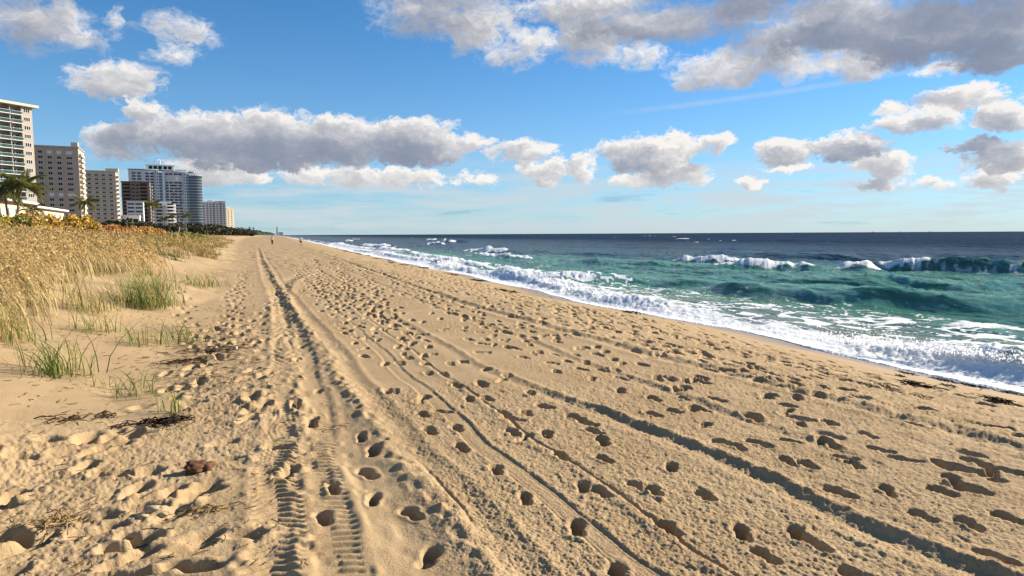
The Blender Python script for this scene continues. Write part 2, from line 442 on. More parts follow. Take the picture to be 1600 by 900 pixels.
def along(path, y):
    p = sorted(path, key=lambda q: q[1])
    ys = [q[1] for q in p]; xs = [q[0] for q in p]
    # eased between knots
    x = np.interp(y, ys, xs)
    x2 = .5*(np.interp(y-.05*(np.abs(y)+4), ys, xs)+np.interp(y+.05*(np.abs(y)+4), ys, xs))
    inside = sstep(y, ys[0]-.3, ys[0]+.3)*(1-sstep(y, ys[-1]*.9-.3, ys[-1]+.3))
    return .5*x+.5*x2, inside


def ridge_prof(d, w): return np.exp(-(d/w)**2)


wob = .035*vnoise(Vv*.9, U*0, 101) + .015*vnoise(Vv*3.1, U*0, 102)
rag = vnoise(U*14, Vv*9, 103)
for key, path in TRACKS.items():
    x0, ins = along(path, Vv)
    d = U - x0 - wob
    sel = (np.abs(d) < 1.2) & (ins > 0.001)
    if not sel.any(): continue
    dd, iv, rg = d[sel], ins[sel], rag[sel]
    vv, uu = Vv[sel], U[sel]
    if key in ('tread_a', 'tread_b'):
        hw = .15
        flat = 1-sstep(np.abs(dd), hw*.8, hw*1.15)
        per = .085
        ph = vv/per + np.abs(dd)*(7 if key == 'tread_a' else 3) + .3*vnoise(vv*2, uu*0, 110)
        lug = np.abs((ph % 1)-.5)*2
        lug = sstep(lug, .25, .75)
        wear = (.55+.45*sstep(vnoise(vv*.9, uu*0+4, 111), -.5, .2))*(.35+.65*sstep(vnoise(uu*9, vv*4, 112), -.55, .15))
        dz = -.013*flat + flat*.029*lug*wear + .009*ridge_prof(np.abs(dd)-.195, .05)*(1+1.5*rg) + .006*flat*rg
        Z[sel] = Z[sel]*(1-.0) + dz*iv
    elif key == 'ridge':
        Z[sel] += iv*(.026*ridge_prof(dd, .10)*(1+.9*rg) - .020*ridge_prof(dd+.30, .16)*(1+.4*rg) - .010*ridge_prof(dd-.22, .08)*(1+.6*rg) + .010*ridge_prof(dd-.36, .05))
    elif key == 'rut':
        Z[sel] += iv*(-.018*ridge_prof(dd, .11) + .016*ridge_prof(dd+.30, .09) + .014*ridge_prof(dd-.25, .08))*(1+.6*rg)
    elif key == 'long_ridge':
        amp = .30+.40*sstep(-vv, -9, -5)
        Z[sel] += iv*amp*(.044*ridge_prof(dd-.035, .055)*(1+.45*rg) - .026*ridge_prof(dd+.10, .065)*(1+.4*rg) + .010*ridge_prof(dd+.3, .06)*(1+.8*rg))
    elif key == 'sea_rut':
        Z[sel] += iv*(.024*ridge_prof(dd-.1, .10)*(1+.8*rg) - .024*ridge_prof(dd+.08, .12)*(1+.5*rg) + .012*ridge_prof(dd+.35, .08))
    elif key == 'old_rut':
        Z[sel] += iv*(.012*ridge_prof(dd-.06, .06)*(1+.6*rg) - .012*ridge_prof(dd+.06, .07))
    elif key == 'smooth_band':
        flat = 1-sstep(np.abs(dd), .07, .10)
        Z[sel] += iv*(-.006*flat - .006*ridge_prof(np.abs(dd)-.075, .008) - .004*ridge_prof(np.abs(dd)-.045, .006) + .004*ridge_prof(np.abs(dd)-.11, .025)*(1+.6*rg))
        Z[sel] -= iv*flat*(crumb*crumb_mask*near)[sel]*.85
    elif key == 'turn':
        Z[sel] += iv*(.03*ridge_prof(dd-.2, .15)-.03*ridge_prof(dd+.2, .2))
    else:
        Z[sel] += iv*(-.020*ridge_prof(dd, .014) + .010*ridge_prof(dd+.07, .05) - (0 if key == 'stripe_two' else .0))


def stamp(px, py, ang, L=.27, Wd=.105, depth=.05, rim=.014, two=True, soft=.0):
    """press one footprint into the sand"""
    rr = math.hypot(px, py); aa = math.atan2(px, py)
    e = .36
    i0, i1 = np.searchsorted(sand_r, rr-e), np.searchsorted(sand_r, rr+e)
    da = min(e/max(rr, .5), 1.0)
    j0, j1 = np.searchsorted(sand_a, aa-da), np.searchsorted(sand_a, aa+da)
    if i1-i0 < 1 or j1-j0 < 1: return
    u, v = U[i0:i1, j0:j1]-px, Vv[i0:i1, j0:j1]-py
    c, s = math.cos(ang), math.sin(ang)
    a, b = u*c+v*s, -u*s+v*c
    nz = rag[i0:i1, j0:j1]*.10 + .12*vnoise(u*9+px*7, v*9+py*5, 120)
    # ball and heel
    q1 = np.sqrt(((a-.21*L)/(.33*L))**2 + (b/(.52*Wd))**2)
    q2 = np.sqrt(((a+.29*L)/(.25*L))**2 + (b/(.42*Wd))**2)
    q3 = np.sqrt((a/(.45*L))**2 + (b/(.34*Wd))**2)
    q = np.minimum(np.minimum(q1, q2), q3) if two else np.sqrt((a/(.5*L))**2+(b/(.5*Wd))**2)
    q = q + nz
    bowl = 1-sstep(q, .70+soft*-.4, 1.02+soft*.25)
    tilt = 1+.35*np.clip(a/(.5*L), -1, 1)
    edge = np.exp(-((q-1.38)/.32)**2)
    sub = Z[i0:i1, j0:j1]
    sub += -depth*bowl*tilt + rim*edge*(1+.8*rag[i0:i1, j0:j1])
    sub -= bowl*.7*(crumb*crumb_mask*near)[i0:i1, j0:j1]


for i, (px, py) in enumerate(PRINTS):
    soft_zone = px < .2
    if soft_zone:
        stamp(px, py, random.uniform(-.5, 1.3), random.uniform(.26, .32), random.uniform(.12, .15), random.uniform(.055, .085), .010, random.random() < .5, .12)
    else:
        stamp(px, py, random.gauss(1.45, .35), random.uniform(.21, .275), random.uniform(.09, .125), random.uniform(.05, .085), random.uniform(.003, .008), True)
# walkers' lines further along the beach and the trampled strip by the sea
def walk(x, y, heading, n, stride, jit, depth, soft=.2):
    for k in range(n):
        side = .09 if k % 2 else -.09
        hx, hy = math.sin(heading), math.cos(heading)
        stamp(x+side*hy, y-side*hx, math.pi/2-heading+random.gauss(0, .15), random.uniform(.25, .31), random.uniform(.10, .14), depth*random.uniform(.75, 1.2), .005, random.random() < .7, soft)
        x += hx*stride*random.uniform(.9, 1.1)+random.gauss(0, jit); y += hy*stride*random.uniform(.9, 1.1)
for k in range(15):
    y0 = random.uniform(2, 9)
    walk(random.uniform(5.2, 9.4), y0, random.gauss(.02, .05), 75, .62, .05, .070, .15)
for k in range(14):
    walk(random.uniform(1.5, 5.0), random.uniform(9, 18), random.gauss(.02, .05), 60, .62, .06, .085, .05)
for k in range(4):
    walk(random.uniform(-1.2, -.3), random.uniform(6, 12), random.gauss(.0, .04), 45, .6, .06, .055, .4)
for k in range(420):
    y = 2.5+random.random()**1.5*40
    us_ = float(shore_u(np.array([y]))[0])
    x = random.uniform(4.4, us_-3.6)
    stamp(x, y, random.gauss(1.4, .5), random.uniform(.24, .34), random.uniform(.11, .17), random.uniform(.05, .085), .006, random.random() < .6, .15)
for k in range(80):
    y = 3+random.random()*12
    x = random.uniform(-2.4, .1) if y < 7 else random.uniform(-1.2, .1)
    stamp(x, y, random.uniform(-.4, 1.6), random.uniform(.2, .36), random.uniform(.11, .18), random.uniform(.03, .07), .012, False, .35)
for k in range(60):
    y = 5+random.random()*20
    stamp(random.uniform(1.2, 4.5), y, random.gauss(1.45, .4), random.uniform(.25, .30), random.uniform(.12, .14), random.uniform(.06, .09), .005, True, .0)

wet = 1-sstep(to_sea + .35*vnoise(U*.3, Vv*.5, 130), .3, 2.4)
SV = np.stack([U, Vv, Z], -1).reshape(-1, 3)
SF = grid_faces(nr, nc, keep_s)
SV, SF, awet, acr = compact(SV, SF, wet.ravel(), crumb_mask.ravel())
me = mesh_np('sand_beach', SV, SF[:, ::-1])
fattr(me, 'wet', awet); fattr(me, 'crumb', acr)
m, n, b, o = mat('sand', rough=.95, spec=.12)
co = n.new('ShaderNodeNewGeometry').outputs['Position']
g1 = n.noise(co, 1.1, 5, .6); g2 = n.noise(co, 90.0, 3, .7); g3 = n.noise(co, 9.0, 4, .6)
sc = n.mix(n.step(g1, .3, .7), (.385, .268, .142), (.45, .322, .178))
sc = n.mix(n.m('MULTIPLY', n.step(g3, .45, .75), .30), sc, (.31, .212, .110))
sc = n.mix(n.m('MULTIPLY', n.step(g2, .52, .8), .55), sc, (.20, .135, .072))
sc = n.mix(n.m('MULTIPLY', n.step(g2, .40, .22), .35), sc, (.70, .56, .37))
wa = n.new('ShaderNodeAttribute', attribute_name='wet').outputs['Fac']
sc = n.mix(n.m('MULTIPLY', wa, .8), sc, (.19, .13, .075))
n.put(b.inputs['Base Color'], sc)
n.put(b.inputs['Roughness'], n.m('MULTIPLY_ADD', wa, -.62, .95))
n.put(b.inputs['Specular IOR Level'], n.m('MULTIPLY_ADD', wa, .4, .12))
cr = n.new('ShaderNodeAttribute', attribute_name='crumb').outputs['Fac']
b1 = n.new('ShaderNodeBump'); b1.inputs['Distance'].default_value = .007
n.put(b1.inputs['Strength'], n.m('MULTIPLY_ADD', wa, -.6, .75))
n.put(b1.inputs['Height'], n.m('ADD', g2, n.m('MULTIPLY', n.noise(co, 38.0, 4, .65), n.m('MULTIPLY_ADD', cr, 2.5, 1.2))))
n.put(b.inputs['Normal'], b1.outputs[0])
beach = link('sand_beach', me, m=m)
tag(beach, kind='structure')

# ------------------------------------------------------------------ sea
sea_r = radii(5.5, 24000, lambda r: min(max(.5*r*r/1912, .022), .016*r))
sea_a, _ = polar_grid((-18.6, 59.6), .087, -60, 165, 1.5, None)
nr, nc = len(sea_r), len(sea_a)
U = sea_r[:, None]*np.sin(sea_a)[None, :]
Vv = sea_r[:, None]*np.cos(sea_a)[None, :]
RR = np.broadcast_to(sea_r[:, None], U.shape)
US = shore_u(Vv)
off = U-US                          # metres seaward of the swash edge
near = 1-sstep(RR, 150, 500)
deep = sstep(off, 3, 16)
warpu = .5*vnoise(U*.18, Vv*.14, 200)
ch = .13*(1-2*np.abs(vnoise(U*.30+warpu, Vv*.13, 201))) + .085*(1-2*np.abs(vnoise(U*.75+warpu, Vv*.42, 202))) + .055*(1-2*np.abs(vnoise(U*1.9, Vv*1.2, 203))) + .028*(1-2*np.abs(vnoise(U*4.5, Vv*3.2, 204)))
swell = .22*vnoise(U*.075+.02*Vv, Vv*.022, 205)*sstep(off, 14, 30)
Z = np.full(U.shape, SEA_Z) + (.22+.78*deep)*ch + swell*deep
ch = ch*.8
Z += sstep(RR, 200, 700)*(.25*vnoise(U*.07, Vv*.05, 206))*deep
foam = np.zeros(U.shape); froth = np.zeros(U.shape)
# breaking and unbroken waves: crest from, crest to, height, back width, front width, white, kind
WAVES = [((20.0, 27.5), (24.8, 15.5), .62, 2.6, 1.1, .0), ((24.0, 15.0), (27.5, 4.0), .5, 2.4, 1.2, .0),
         ((44.5, 38.5), (49.5, 24.0), 1.25, 3.6, 1.0, .45), ((40.5, 59.5), (42.3, 53.5), .85, 3.2, 1.2, .8), ((34.8, 44.5), (38.6, 39.9), .72, 2.8, 1.1, .75), ((38.9, 37.6), (40.0, 35.4), .62, 2.4, 1.0, .65),
         ((30.5, 100.0), (33.5, 92.0), .95, 3.2, 1.2, 1.0), ((33.0, 92.0), (40.0, 80.0), .45, 3, 1.4, .0), ((16.6, 46.0), (17.2, 36.0), .5, 2.0, 1.2, .6), ((17.6, 38), (22, 30), .35, 2.4, 1.2, .0),
         ((57.0, 218.0), (60.5, 210.0), 1.1, 4, 1.2, 1.1), ((45.5, 187.0), (47.0, 180.0), .9, 4, 1.2, 1.1), ((24.0, 168.0), (27.0, 150.0), .8, 3, 1.5, .9), ((21.5, 128.0), (22.5, 112.0), .6, 2.6, 1.2, 1.0), ((26.0, 84.0), (27.5, 70.0), .5, 2.6, 1.2, .75),
         ((19.3, 92.0), (19.3, 74.0), .55, 2.2, 1.0, .85), ((17.5, 66.0), (17.2, 52.0), .55, 1.8, 1.0, .9), ((30, 30), (36, 20), .45, 3.2, 1.6, .0), ((55, 75), (60, 55), .5, 4, 2, .0), ((29.0, 60.0), (31, 50), .45, 3, 1.4, .0),
         ((64.0, 60.0), (70.0, 45.0), .5, 4, 1.8, .0), ((77, 320), (79, 312), 1.0, 4, 1.5, 1.0), ((34.6, 290), (35.4, 278), .9, 4, 1.5, .9), ((53, 405), (54, 394), 1.0, 4, 1.5, .9),
         # bores of white water running up the beach
         ((13.1, 13.2), (14.5, 9.6), .34, 1.5, .75, 2.0), ((14.5, 9.6), (15.0, 5.5), .42, 1.6, .75, 2.0), ((15.1, 36.0), (13.8, 24.5), .34, 1.5, .8, 2.0), ((13.6, 25.0), (13.4, 15.5), .26, 1.8, .7, 2.0), ((15.2, 60.0), (14.9, 38.0), .32, 1.4, .7, 2.0), ((17.5, 110), (16.2, 66.0), .3, 1.6, .8, 2.0), ((24, 240), (18.0, 118.0), .35, 2, 1.0, 2.0)]
wn = vnoise(U*.5, Vv*.35, 210)*.35 + vnoise(U*1.5, Vv*1.1, 211)*.12
ff = fbm(U*1.3, Vv*1.3, 3, 215, .6)
lace2_ = .8-1.6*np.abs(vnoise(U*1.9+wn, Vv*1.2, 216))
for (p0, p1, h, wb, wf, white) in WAVES:
    p0, p1 = np.array(p0), np.array(p1)
    L = np.linalg.norm(p1-p0); t = (p1-p0)/L
    nrm = np.array([t[1], -t[0]])
    if nrm[0] > 0: nrm = -nrm                       # towards the beach
    e = 9+L*.6
    mid = (p0+p1)/2
    sel = ((U-mid[0])**2+(Vv-mid[1])**2) < (L/2+e)**2
    if not sel.any(): continue
    u, v = U[sel]-p0[0], Vv[sel]-p0[1]
    a = (u*t[0]+v*t[1])/L
    d = u*nrm[0]+v*nrm[1] + wn[sel]
    bow = (a-.5)**2*L*.10
    d = d + bow
    g = sstep(a, -.28, .18)*(1-sstep(a, .82, 1.28))
    prof = np.where(d < 0, np.exp(-(d/wb)**2), np.exp(-(d/wf)**2))
    lip = .88+.28*vnoise(a*L*.5, a*0+h*10, 212)+(.22*vnoise(a*L*1.6, a*0+h*10, 217) if 0 < white < 2 else 0)
    h = h*.8
    Z[sel] += h*g*prof*lip - .12*h*g*np.exp(-((d-2.1*wf)/wf)**2)
    n_ = ff[sel]*(1 if white >= 2 else .75)
    if white >= 2.0:
        f = (.62+.5*np.clip(ff[sel]+lace2_[sel], -.4, 1))*g*sstep(d, -1.3*wb+.9*n_, -.2)*(1-sstep(d, wf*2.6+.5*n_, wf*3.4+.5*n_))
        fr = g*np.exp(-((d-.15)/(.75*wf+.35))**2)
        foam[sel] = np.maximum(foam[sel], np.clip(f, 0, 1)); froth[sel] = np.maximum(froth[sel], fr)
    elif white > 0:
        cov = np.clip(.6*vnoise(a*L*.13+h*7, a*0+p0[0], 213)+1.5*white-.62, 0, 1.25)*g
        if h > .95: cov = g*np.clip(1.0*np.exp(-((a-.05)/.10)**2)+.5*sstep(a, .9, 1.1)+.10*vnoise(a*L*.5, a*0, 214), 0, 1.2)
        f = sstep(cov, .02, .2)*sstep(d, -.6*wf+.35*n_, -.05*wf)*(1-sstep(d+.55*n_, wf*.75*cov, wf*(.75*cov+.4)))
        foam[sel] = np.maximum(foam[sel], f); froth[sel] = np.maximum(froth[sel], f*.7)
        f2 = g*.55*sstep(n_+.35*ridge_prof(d-2.5, 2.5), .22, .5)*ridge_prof(d+1.0, wb*1.3)
        foam[sel] = np.maximum(foam[sel], f2)
# lacy foam left by earlier waves, and the sheet of white running up the sand
lace = 1-np.abs(vnoise(U*1.0+2*wn, Vv*.62, 220)); lace2 = 1-np.abs(vnoise(U*2.3+wn, Vv*1.6+wn, 221)); lace3 = 1-np.abs(vnoise(U*5.2, Vv*4.0, 222))
lc = sstep(lace, .84, .98)*.75+sstep(lace2, .80, .97)*.65+sstep(lace3, .8, .98)*.3
zone = sstep(off, 11, 4)*.95 + .30*sstep(off, 26, 10)*sstep(fbm(U*.16, Vv*.07, 2, 225), .05, .35)
foam = np.maximum(foam, np.clip(lc*zone, 0, 1))
edge_n = fbm(U*.9, Vv*.7, 3, 226)
sheet = sstep(off, .0, .15)*(1-sstep(off+1.1*edge_n, 1.2, 2.8))
hole = sstep(lace2, .65, .25)*sstep(off, .5, 1.6)*.8
foam = np.maximum(foam, np.clip(sheet-hole, 0, 1))
# distant white horses
caps = sstep(vnoise(U*.11, Vv*.045, 230), .89, .99)*sstep(vnoise(U*.5, Vv*.2, 231), .1, .5)*sstep(off, 25, 60)*(1-sstep(RR, 500, 1500))
foam = np.maximum(foam, caps*.85)
Z += caps*.25
# lumpy white water
lump = np.abs(vnoise(U*3.1, Vv*3.1, 240))*.5+np.abs(vnoise(U*7, Vv*7, 241))*.32+np.abs(vnoise(U*15, Vv*15, 242))*.18
Z += froth*(.22*(lump-.25))*near
Z += foam*(1-froth)*near*.045*(lump-.2)
# thin out to a film at the edge of the swash
LZ = land_z(U, Vv)
film = LZ + .012 + .03*sstep(off, 0, 1.2) + .05*foam*lump
blend = sstep(off, 0.0, 2.6)
Z = np.where(off < 0, LZ - .05 + off*.1, film*(1-blend) + np.maximum(Z, film)*blend)
keep = off > -.6
SV = np.stack([U, Vv, Z], -1).reshape(-1, 3)
SF = grid_faces(nr, nc, keep)
SV, SF, af, aof, aR = compact(SV, SF, foam.ravel(), off.ravel(), RR.ravel())
me = mesh_np('sea', SV, SF[:, ::-1])
fattr(me, 'foam', af); fattr(me, 'offshore', aof)
m, n, b, o = mat('sea_water', rough=.1, spec=.5)
co = n.new('ShaderNodeNewGeometry').outputs['Position']
A = lambda k: n.new('ShaderNodeAttribute', attribute_name=k).outputs['Fac']
ofs, fo = A('offshore'), A('foam')
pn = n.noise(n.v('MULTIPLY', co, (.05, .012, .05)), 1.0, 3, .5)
off_view_dark = n.m('ADD', ofs, n.m('MULTIPLY', n.m('MAXIMUM', n.m('SUBTRACT', n.sep(co)[1], 25.0), 0.0), .36))   # offshore distance, plus a made-up coastwise term: grazing-view darkening put into the colour
ofn = n.m('MULTIPLY_ADD', n.m('SUBTRACT', pn, .5), n.m('MULTIPLY', off_view_dark, .9), off_view_dark)
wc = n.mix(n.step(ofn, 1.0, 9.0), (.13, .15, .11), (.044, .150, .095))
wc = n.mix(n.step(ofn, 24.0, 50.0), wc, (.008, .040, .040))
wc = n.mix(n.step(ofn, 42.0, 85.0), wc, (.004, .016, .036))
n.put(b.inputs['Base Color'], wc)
b.inputs['Roughness'].default_value = .5
b.inputs['Specular IOR Level'].default_value = 0.0
b.inputs['Subsurface Weight'].default_value = .35
b.inputs['Subsurface Radius'].default_value = (.25, 1.0, .7)
b.inputs['Subsurface Scale'].default_value = 1.2
hgt = n.m('ADD', n.m('MULTIPLY', n.noise(n.v('MULTIPLY', co, (1, .55, 1)), 1.6, 5, .62), .16), n.m('ADD', n.m('MULTIPLY', n.noise(n.v('MULTIPLY', co, (1, .35, 1)), .35, 3, .5), .5), n.m('MULTIPLY', n.noise(n.v('MULTIPLY', co, (1, .4, 1)), .07, 5, .6), 3.2)))
b1 = n.new('ShaderNodeBump'); b1.inputs['Strength'].default_value = .9; b1.inputs['Distance'].default_value = 1.0
n.put(b1.inputs['Height'], hgt); n.put(b.inputs['Normal'], b1.outputs[0])
gl = n.new('ShaderNodeBsdfGlossy'); n.put(gl.inputs['Roughness'], n.step(ofs, 10.0, 300.0, .10, .30)); n.put(gl.inputs['Normal'], b1.outputs[0])
fr_ = n.new('ShaderNodeFresnel'); fr_.inputs['IOR'].default_value = 1.333; n.put(fr_.inputs['Normal'], b1.outputs[0])
# a rough sea never mirrors fully at grazing angles: its facets tilt and hide each other
cap_ = n.step(ofs, 8.0, 140.0, .42, .10)
water = n.new('ShaderNodeMixShader')
n.put(water.inputs[0], n.m('MINIMUM', fr_.outputs[0], cap_)); n.put(water.inputs[1], b.outputs[0]); n.put(water.inputs[2], gl.outputs[0])
fb = n.new('ShaderNodeBsdfPrincipled')
fb.inputs['Roughness'].default_value = .75
fb.inputs['Base Color'].default_value = (.70, .72, .72, 1)
fb.inputs['Specular IOR Level'].default_value = .2
fb.inputs['Subsurface Weight'].default_value = .6
fb.inputs['Subsurface Radius'].default_value = (.9, 1.0, 1.0)
fb.inputs['Subsurface Scale'].default_value = .18
fn1 = n.noise(co, 9.0, 5, .68); fn2 = n.noise(co, 2.6, 4, .6)
b2 = n.new('ShaderNodeBump'); b2.inputs['Strength'].default_value = .5; b2.inputs['Distance'].default_value = .05
n.put(b2.inputs['Height'], fn1); n.put(fb.inputs['Normal'], b2.outputs[0])
fm = n.m('ADD', fo, n.m('MULTIPLY', n.m('SUBTRACT', n.m('ADD', n.m('MULTIPLY', fn1, .6), n.m('MULTIPLY', fn2, .4)), .5), n.m('MULTIPLY', n.step(fo, .02, .25), .9)))
fm = n.step(fm, .22, .62)
ms = n.new('ShaderNodeMixShader')
n.put(ms.inputs[0], fm); n.put(ms.inputs[1], water.outputs[0]); n.put(ms.inputs[2], fb.outputs[0])
m.node_tree.links.new(ms.outputs[0], o.inputs['Surface'])
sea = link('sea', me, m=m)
tag(sea, kind='structure')

# ------------------------------------------------------------------ buildings
def boxes_mesh(name, boxes, mats=1):
    """boxes: (x0,x1,y0,y1,z0,z1[,material index])"""
    V, F, MI = [], [], []
    for bx in boxes:
        x0, x1, y0, y1, z0, z1 = bx[:6]
        k = len(V)
        V += [(x0, y0, z0), (x1, y0, z0), (x1, y1, z0), (x0, y1, z0), (x0, y0, z1), (x1, y0, z1), (x1, y1, z1), (x0, y1, z1)]
        F += [(k, k+3, k+2, k+1), (k+4, k+5, k+6, k+7), (k, k+1, k+5, k+4), (k+1, k+2, k+6, k+5), (k+2, k+3, k+7, k+6), (k+3, k, k+4, k+7)]
        MI += [bx[6] if len(bx) > 6 else 0]*6
    me = bpy.data.meshes.new(name)
    me.from_pydata(V, [], F)
    me.polygons.foreach_set('material_index', MI)
    me.update()
    return me


def part(name, boxes, mats, parent):
    me = boxes_mesh(name, boxes)
    for q in (mats if isinstance(mats, (list, tuple)) else [mats]): me.materials.append(q)
    return link(name, me, parent)


M = {}
M['cream'] = plain('cream_stucco', (.38, .34, .28), .85, .06, .12)
M['tan'] = plain('tan_stucco', (.40, .345, .285), .85, .06, .12)
M['sand_paint'] = plain('sand_paint', (.52, .46, .36), .85, .06, .12)
M['brown'] = plain('brown_render', (.21, .165, .125), .85, .08, .12)
M['white'] = plain('white_paint', (.70, .71, .70), .7, .05, .12)
M['pale_blue'] = plain('pale_blue_paint', (.58, .61, .62), .7, .05, .12)
M['house'] = plain('yellow_white_stucco', (.56, .48, .34), .85, .05, .3)
M['roofgrey'] = plain('grey_roof', (.36, .35, .33), .8, .1, .3)
M['tile'] = plain('roof_tiles', (.30, .19, .12), .85, .2, 2.0)
M['dark'] = plain('dark_interior', (.035, .033, .032), .7, .2, .5)
M['shutter'] = plain('white_shutter', (.60, .62, .62), .6, .05, .5)
mg, ng, bg_, og = mat('window_glass', (.012, .014, .018), .3, 0, .12)
M['glass'] = mg
mg, ng, bg_, og = mat('green_railing_glass', (.045, .10, .085), .15, 0, .4)
bg_.inputs['Alpha'].default_value = .6
M['rail'] = mg
mg, ng, bg_, og = mat('teal_curtain_glass', (.10, .19, .24), .12, 0, .5)
M['teal'] = mg
mg, ng, bg_, og = mat('blue_tower_glass', (.07, .10, .125), .15, 0, .5)
M['bluegl'] = mg
M['metal'] = plain('grey_metal', (.35, .36, .37), .4, .05, 2)


def window_mesh(name, w, h, lights, wallmat, glass='glass', dp=.10):
    """frame standing a little proud with the panes set back in it; front is -y"""
    fr = .09
    bx = [(-w/2, w/2, -.06, .0, h-fr, h, 0), (-w/2, w/2, -.12, .0, 0, fr, 0), (-w/2, -w/2+fr, -.06, 0, fr, h-fr, 0), (w/2-fr, w/2, -.06, 0, fr, h-fr, 0)]
    for k in range(1, lights):
        x = -w/2+w*k/lights
        bx.append((x-.05, x+.05, -.05, 0, fr, h-fr, 0))
    me = boxes_mesh(name, bx)
    me.materials.append(M[wallmat])
    pane = boxes_mesh(name+'_pane', [(-w/2+fr, w/2-fr, -.02, .0, fr, h-fr)])
    pane.materials.append(M[glass])
    return me, pane


def put_window(parent, wm, x, y, z, rz=0.0, pane=True, name='window', shut=None):
    o = link(name, wm[0], parent, (x, y, z)); o.rotation_euler.z = rz
    p_ = link('pane' if not shut else 'shutter', shut if shut else wm[1], o)
    return o


def building(name, L, az, label, cat='building'):
    r = empty(name, (L[0], L[1], 2.4), R(90-az))
    tag(r, label, cat)
    return r


# leftmost tower: cream, green glass balconies, deep flat roof. Local +x runs along the facade towards the sea, -y faces the camera side
t = building('apartment_tower', (-75.2-40*math.sin(R(41)), 299.4-40*math.cos(R(41))), 41, 'cream apartment tower with green glass balconies at the left edge')
H, FH = 46.2, 3.05
part('wall', [(0, 21.5, 0, 16, 0, H), (21.5, 26.4, 1.7, 16, 0, H), (26.4, 27.3, 0, 16, 0, H), (27.3, 32.0, 1.7, 16, 0, H), (32.0, 32.25, 0, 16, 0, H), (32.25, 36.1, 1.7, 16, 0, H), (36.1, 40, 0, 16, 0, H)], M['cream'], t)
part('roof', [(-1, 41.6, -1.5, 17, H, H+.9), (10, 20, 5, 12, H+.9, H+3.6)], M['sand_paint'], t)
wm = window_mesh('wide_window', 2.3, 1.45, 3, 'white')
wm2 = window_mesh('narrow_window', 1.5, 1.4, 2, 'white')
dm = window_mesh('balcony_door', 1.5, 2.1, 2, 'white')
for k in range(15):
    z = .4+k*FH
    put_window(t, wm, 38.0, 0, z+1.0)
    put_window(t, wm2, 24.0-4.2, 0, z+1.0)
    put_window(t, wm2, 16.5, 0, z+1.0)
    for x0, x1 in ((27.3, 32.0), (32.25, 36.1)):
        b_ = part('balcony', [(x0, x1, -.55, 1.7, z-.2, z)], M['white'], t)
        part('railing', [(x0+.05, x1-.05, -.52, -.47, z+.08, z+1.05)], M['rail'], b_)
        part('handrail', [(x0, x1, -.54, -.44, z+1.05, z+1.12)], M['white'], b_)
        put_window(t, dm, x0+1.2, 1.7, z+.05, name='balcony_door')
        put_window(t, dm, x0+3.1, 1.7, z+.05, name='balcony_door')

# second tower: taupe, four columns of windows
t = building('apartment_tower', (-116.5, 461.2), 85, 'taupe apartment tower with four window columns and a stair head')
W_, H = 21.8, 50.3
part('wall', [(0, W_, 0, 26, 0, H)], M['tan'], t)
part('roof', [(-.5, W_+.5, -.6, 26.5, H, H+.7)], M['metal'], t)
part('stair_head', [(W_-3.6, W_-.2, 1.5, 7, H+.7, H+3.2)], M['sand_paint'], t)
wm = window_mesh('double_window', 2.2, 1.7, 2, 'white')
wm3 = window_mesh('triple_window', 2.9, 1.55, 3, 'white')
sh = boxes_mesh('shutter', [(-1.0, 1.0, -.10, -.065, -.15, 1.7)]); sh.materials.append(M['shutter'])
sh3 = boxes_mesh('wide_shutter', [(-1.55, 1.55, -.10, -.065, -.15, 1.7)]); sh3.materials.append(M['shutter'])
FH = 3.0
for k in range(16):
    z = 1.2+k*FH
    shut = k in (15, 7) or (k == 10 and False)
    put_window(t, wm, 3.3, 0, z+.3)
    for x in (7.8, 12.3): put_window(t, wm, x, 0, z+.3, shut=sh if shut else None)
    put_window(t, wm3, 17.3, 0, z+.3, shut=sh3 if shut else None)
    b_ = part('balcony', [(W_, W_+1.5, 1.0, 7.5, z-.6, z-.35), (W_, W_+1.5, 9, 15.5, z-.6, z-.35)], M['sand_paint'], t)
    part('parapet', [(W_+1.4, W_+1.5, 1.0, 7.5, z-.35, z+.65), (W_, W_+1.4, 1.0, 1.1, z-.35, z+.65), (W_+1.4, W_+1.5, 9, 15.5, z-.35, z+.65)], M['sand_paint'], b_)
    b2_ = part('balcony', [(-1.2, .9, -.9, 0, z-.6, z-.35)], M['tan'], t)
    part('parapet', [(-1.2, .9, -.9, -.8, z-.35, z+.6)], M['tan'], b2_)
for x in (5.5, 10.0, 14.8): part('pilaster', [(x-.18, x+.18, -.16, 0, 0, H)], M['tan'], t)

# third tower: cream with banded storeys
t = building('apartment_tower', (-111.7, 561.2), 85, 'cream apartment block with banded storeys behind the taupe tower')
W_, H = 19.0, 45.2
part('wall', [(0, W_, 0, 24, 0, H)], M['sand_paint'], t)
part('roof', [(-.5, W_+.6, -.6, 24.5, H, H+.6), (W_-6.2, W_+1.6, 1, 9, H+.6, H+2.4)], M['sand_paint'], t)
wm = window_mesh('band_window', 2.1, 1.35, 2, 'white')
for k in range(14):
    z = 2.0+k*3.05
    part('floor_band', [(0, W_, -.14, 0, z-.65, z-.25)], M['cream'], t)
    for x in (2.6, 7.2, 11.4, 15.8): put_window(t, wm, x, 0, z+.35, shut=None)
    b_ = part('balcony', [(W_, W_+1.8, .6, 7.5, z-.55, z-.3)], M['cream'], t)
    part('parapet', [(W_+1.7, W_+1.8, .6, 7.5, z-.3, z+.7), (W_, W_+1.7, .6, .7, z-.3, z+.7)], M['cream'], b_)

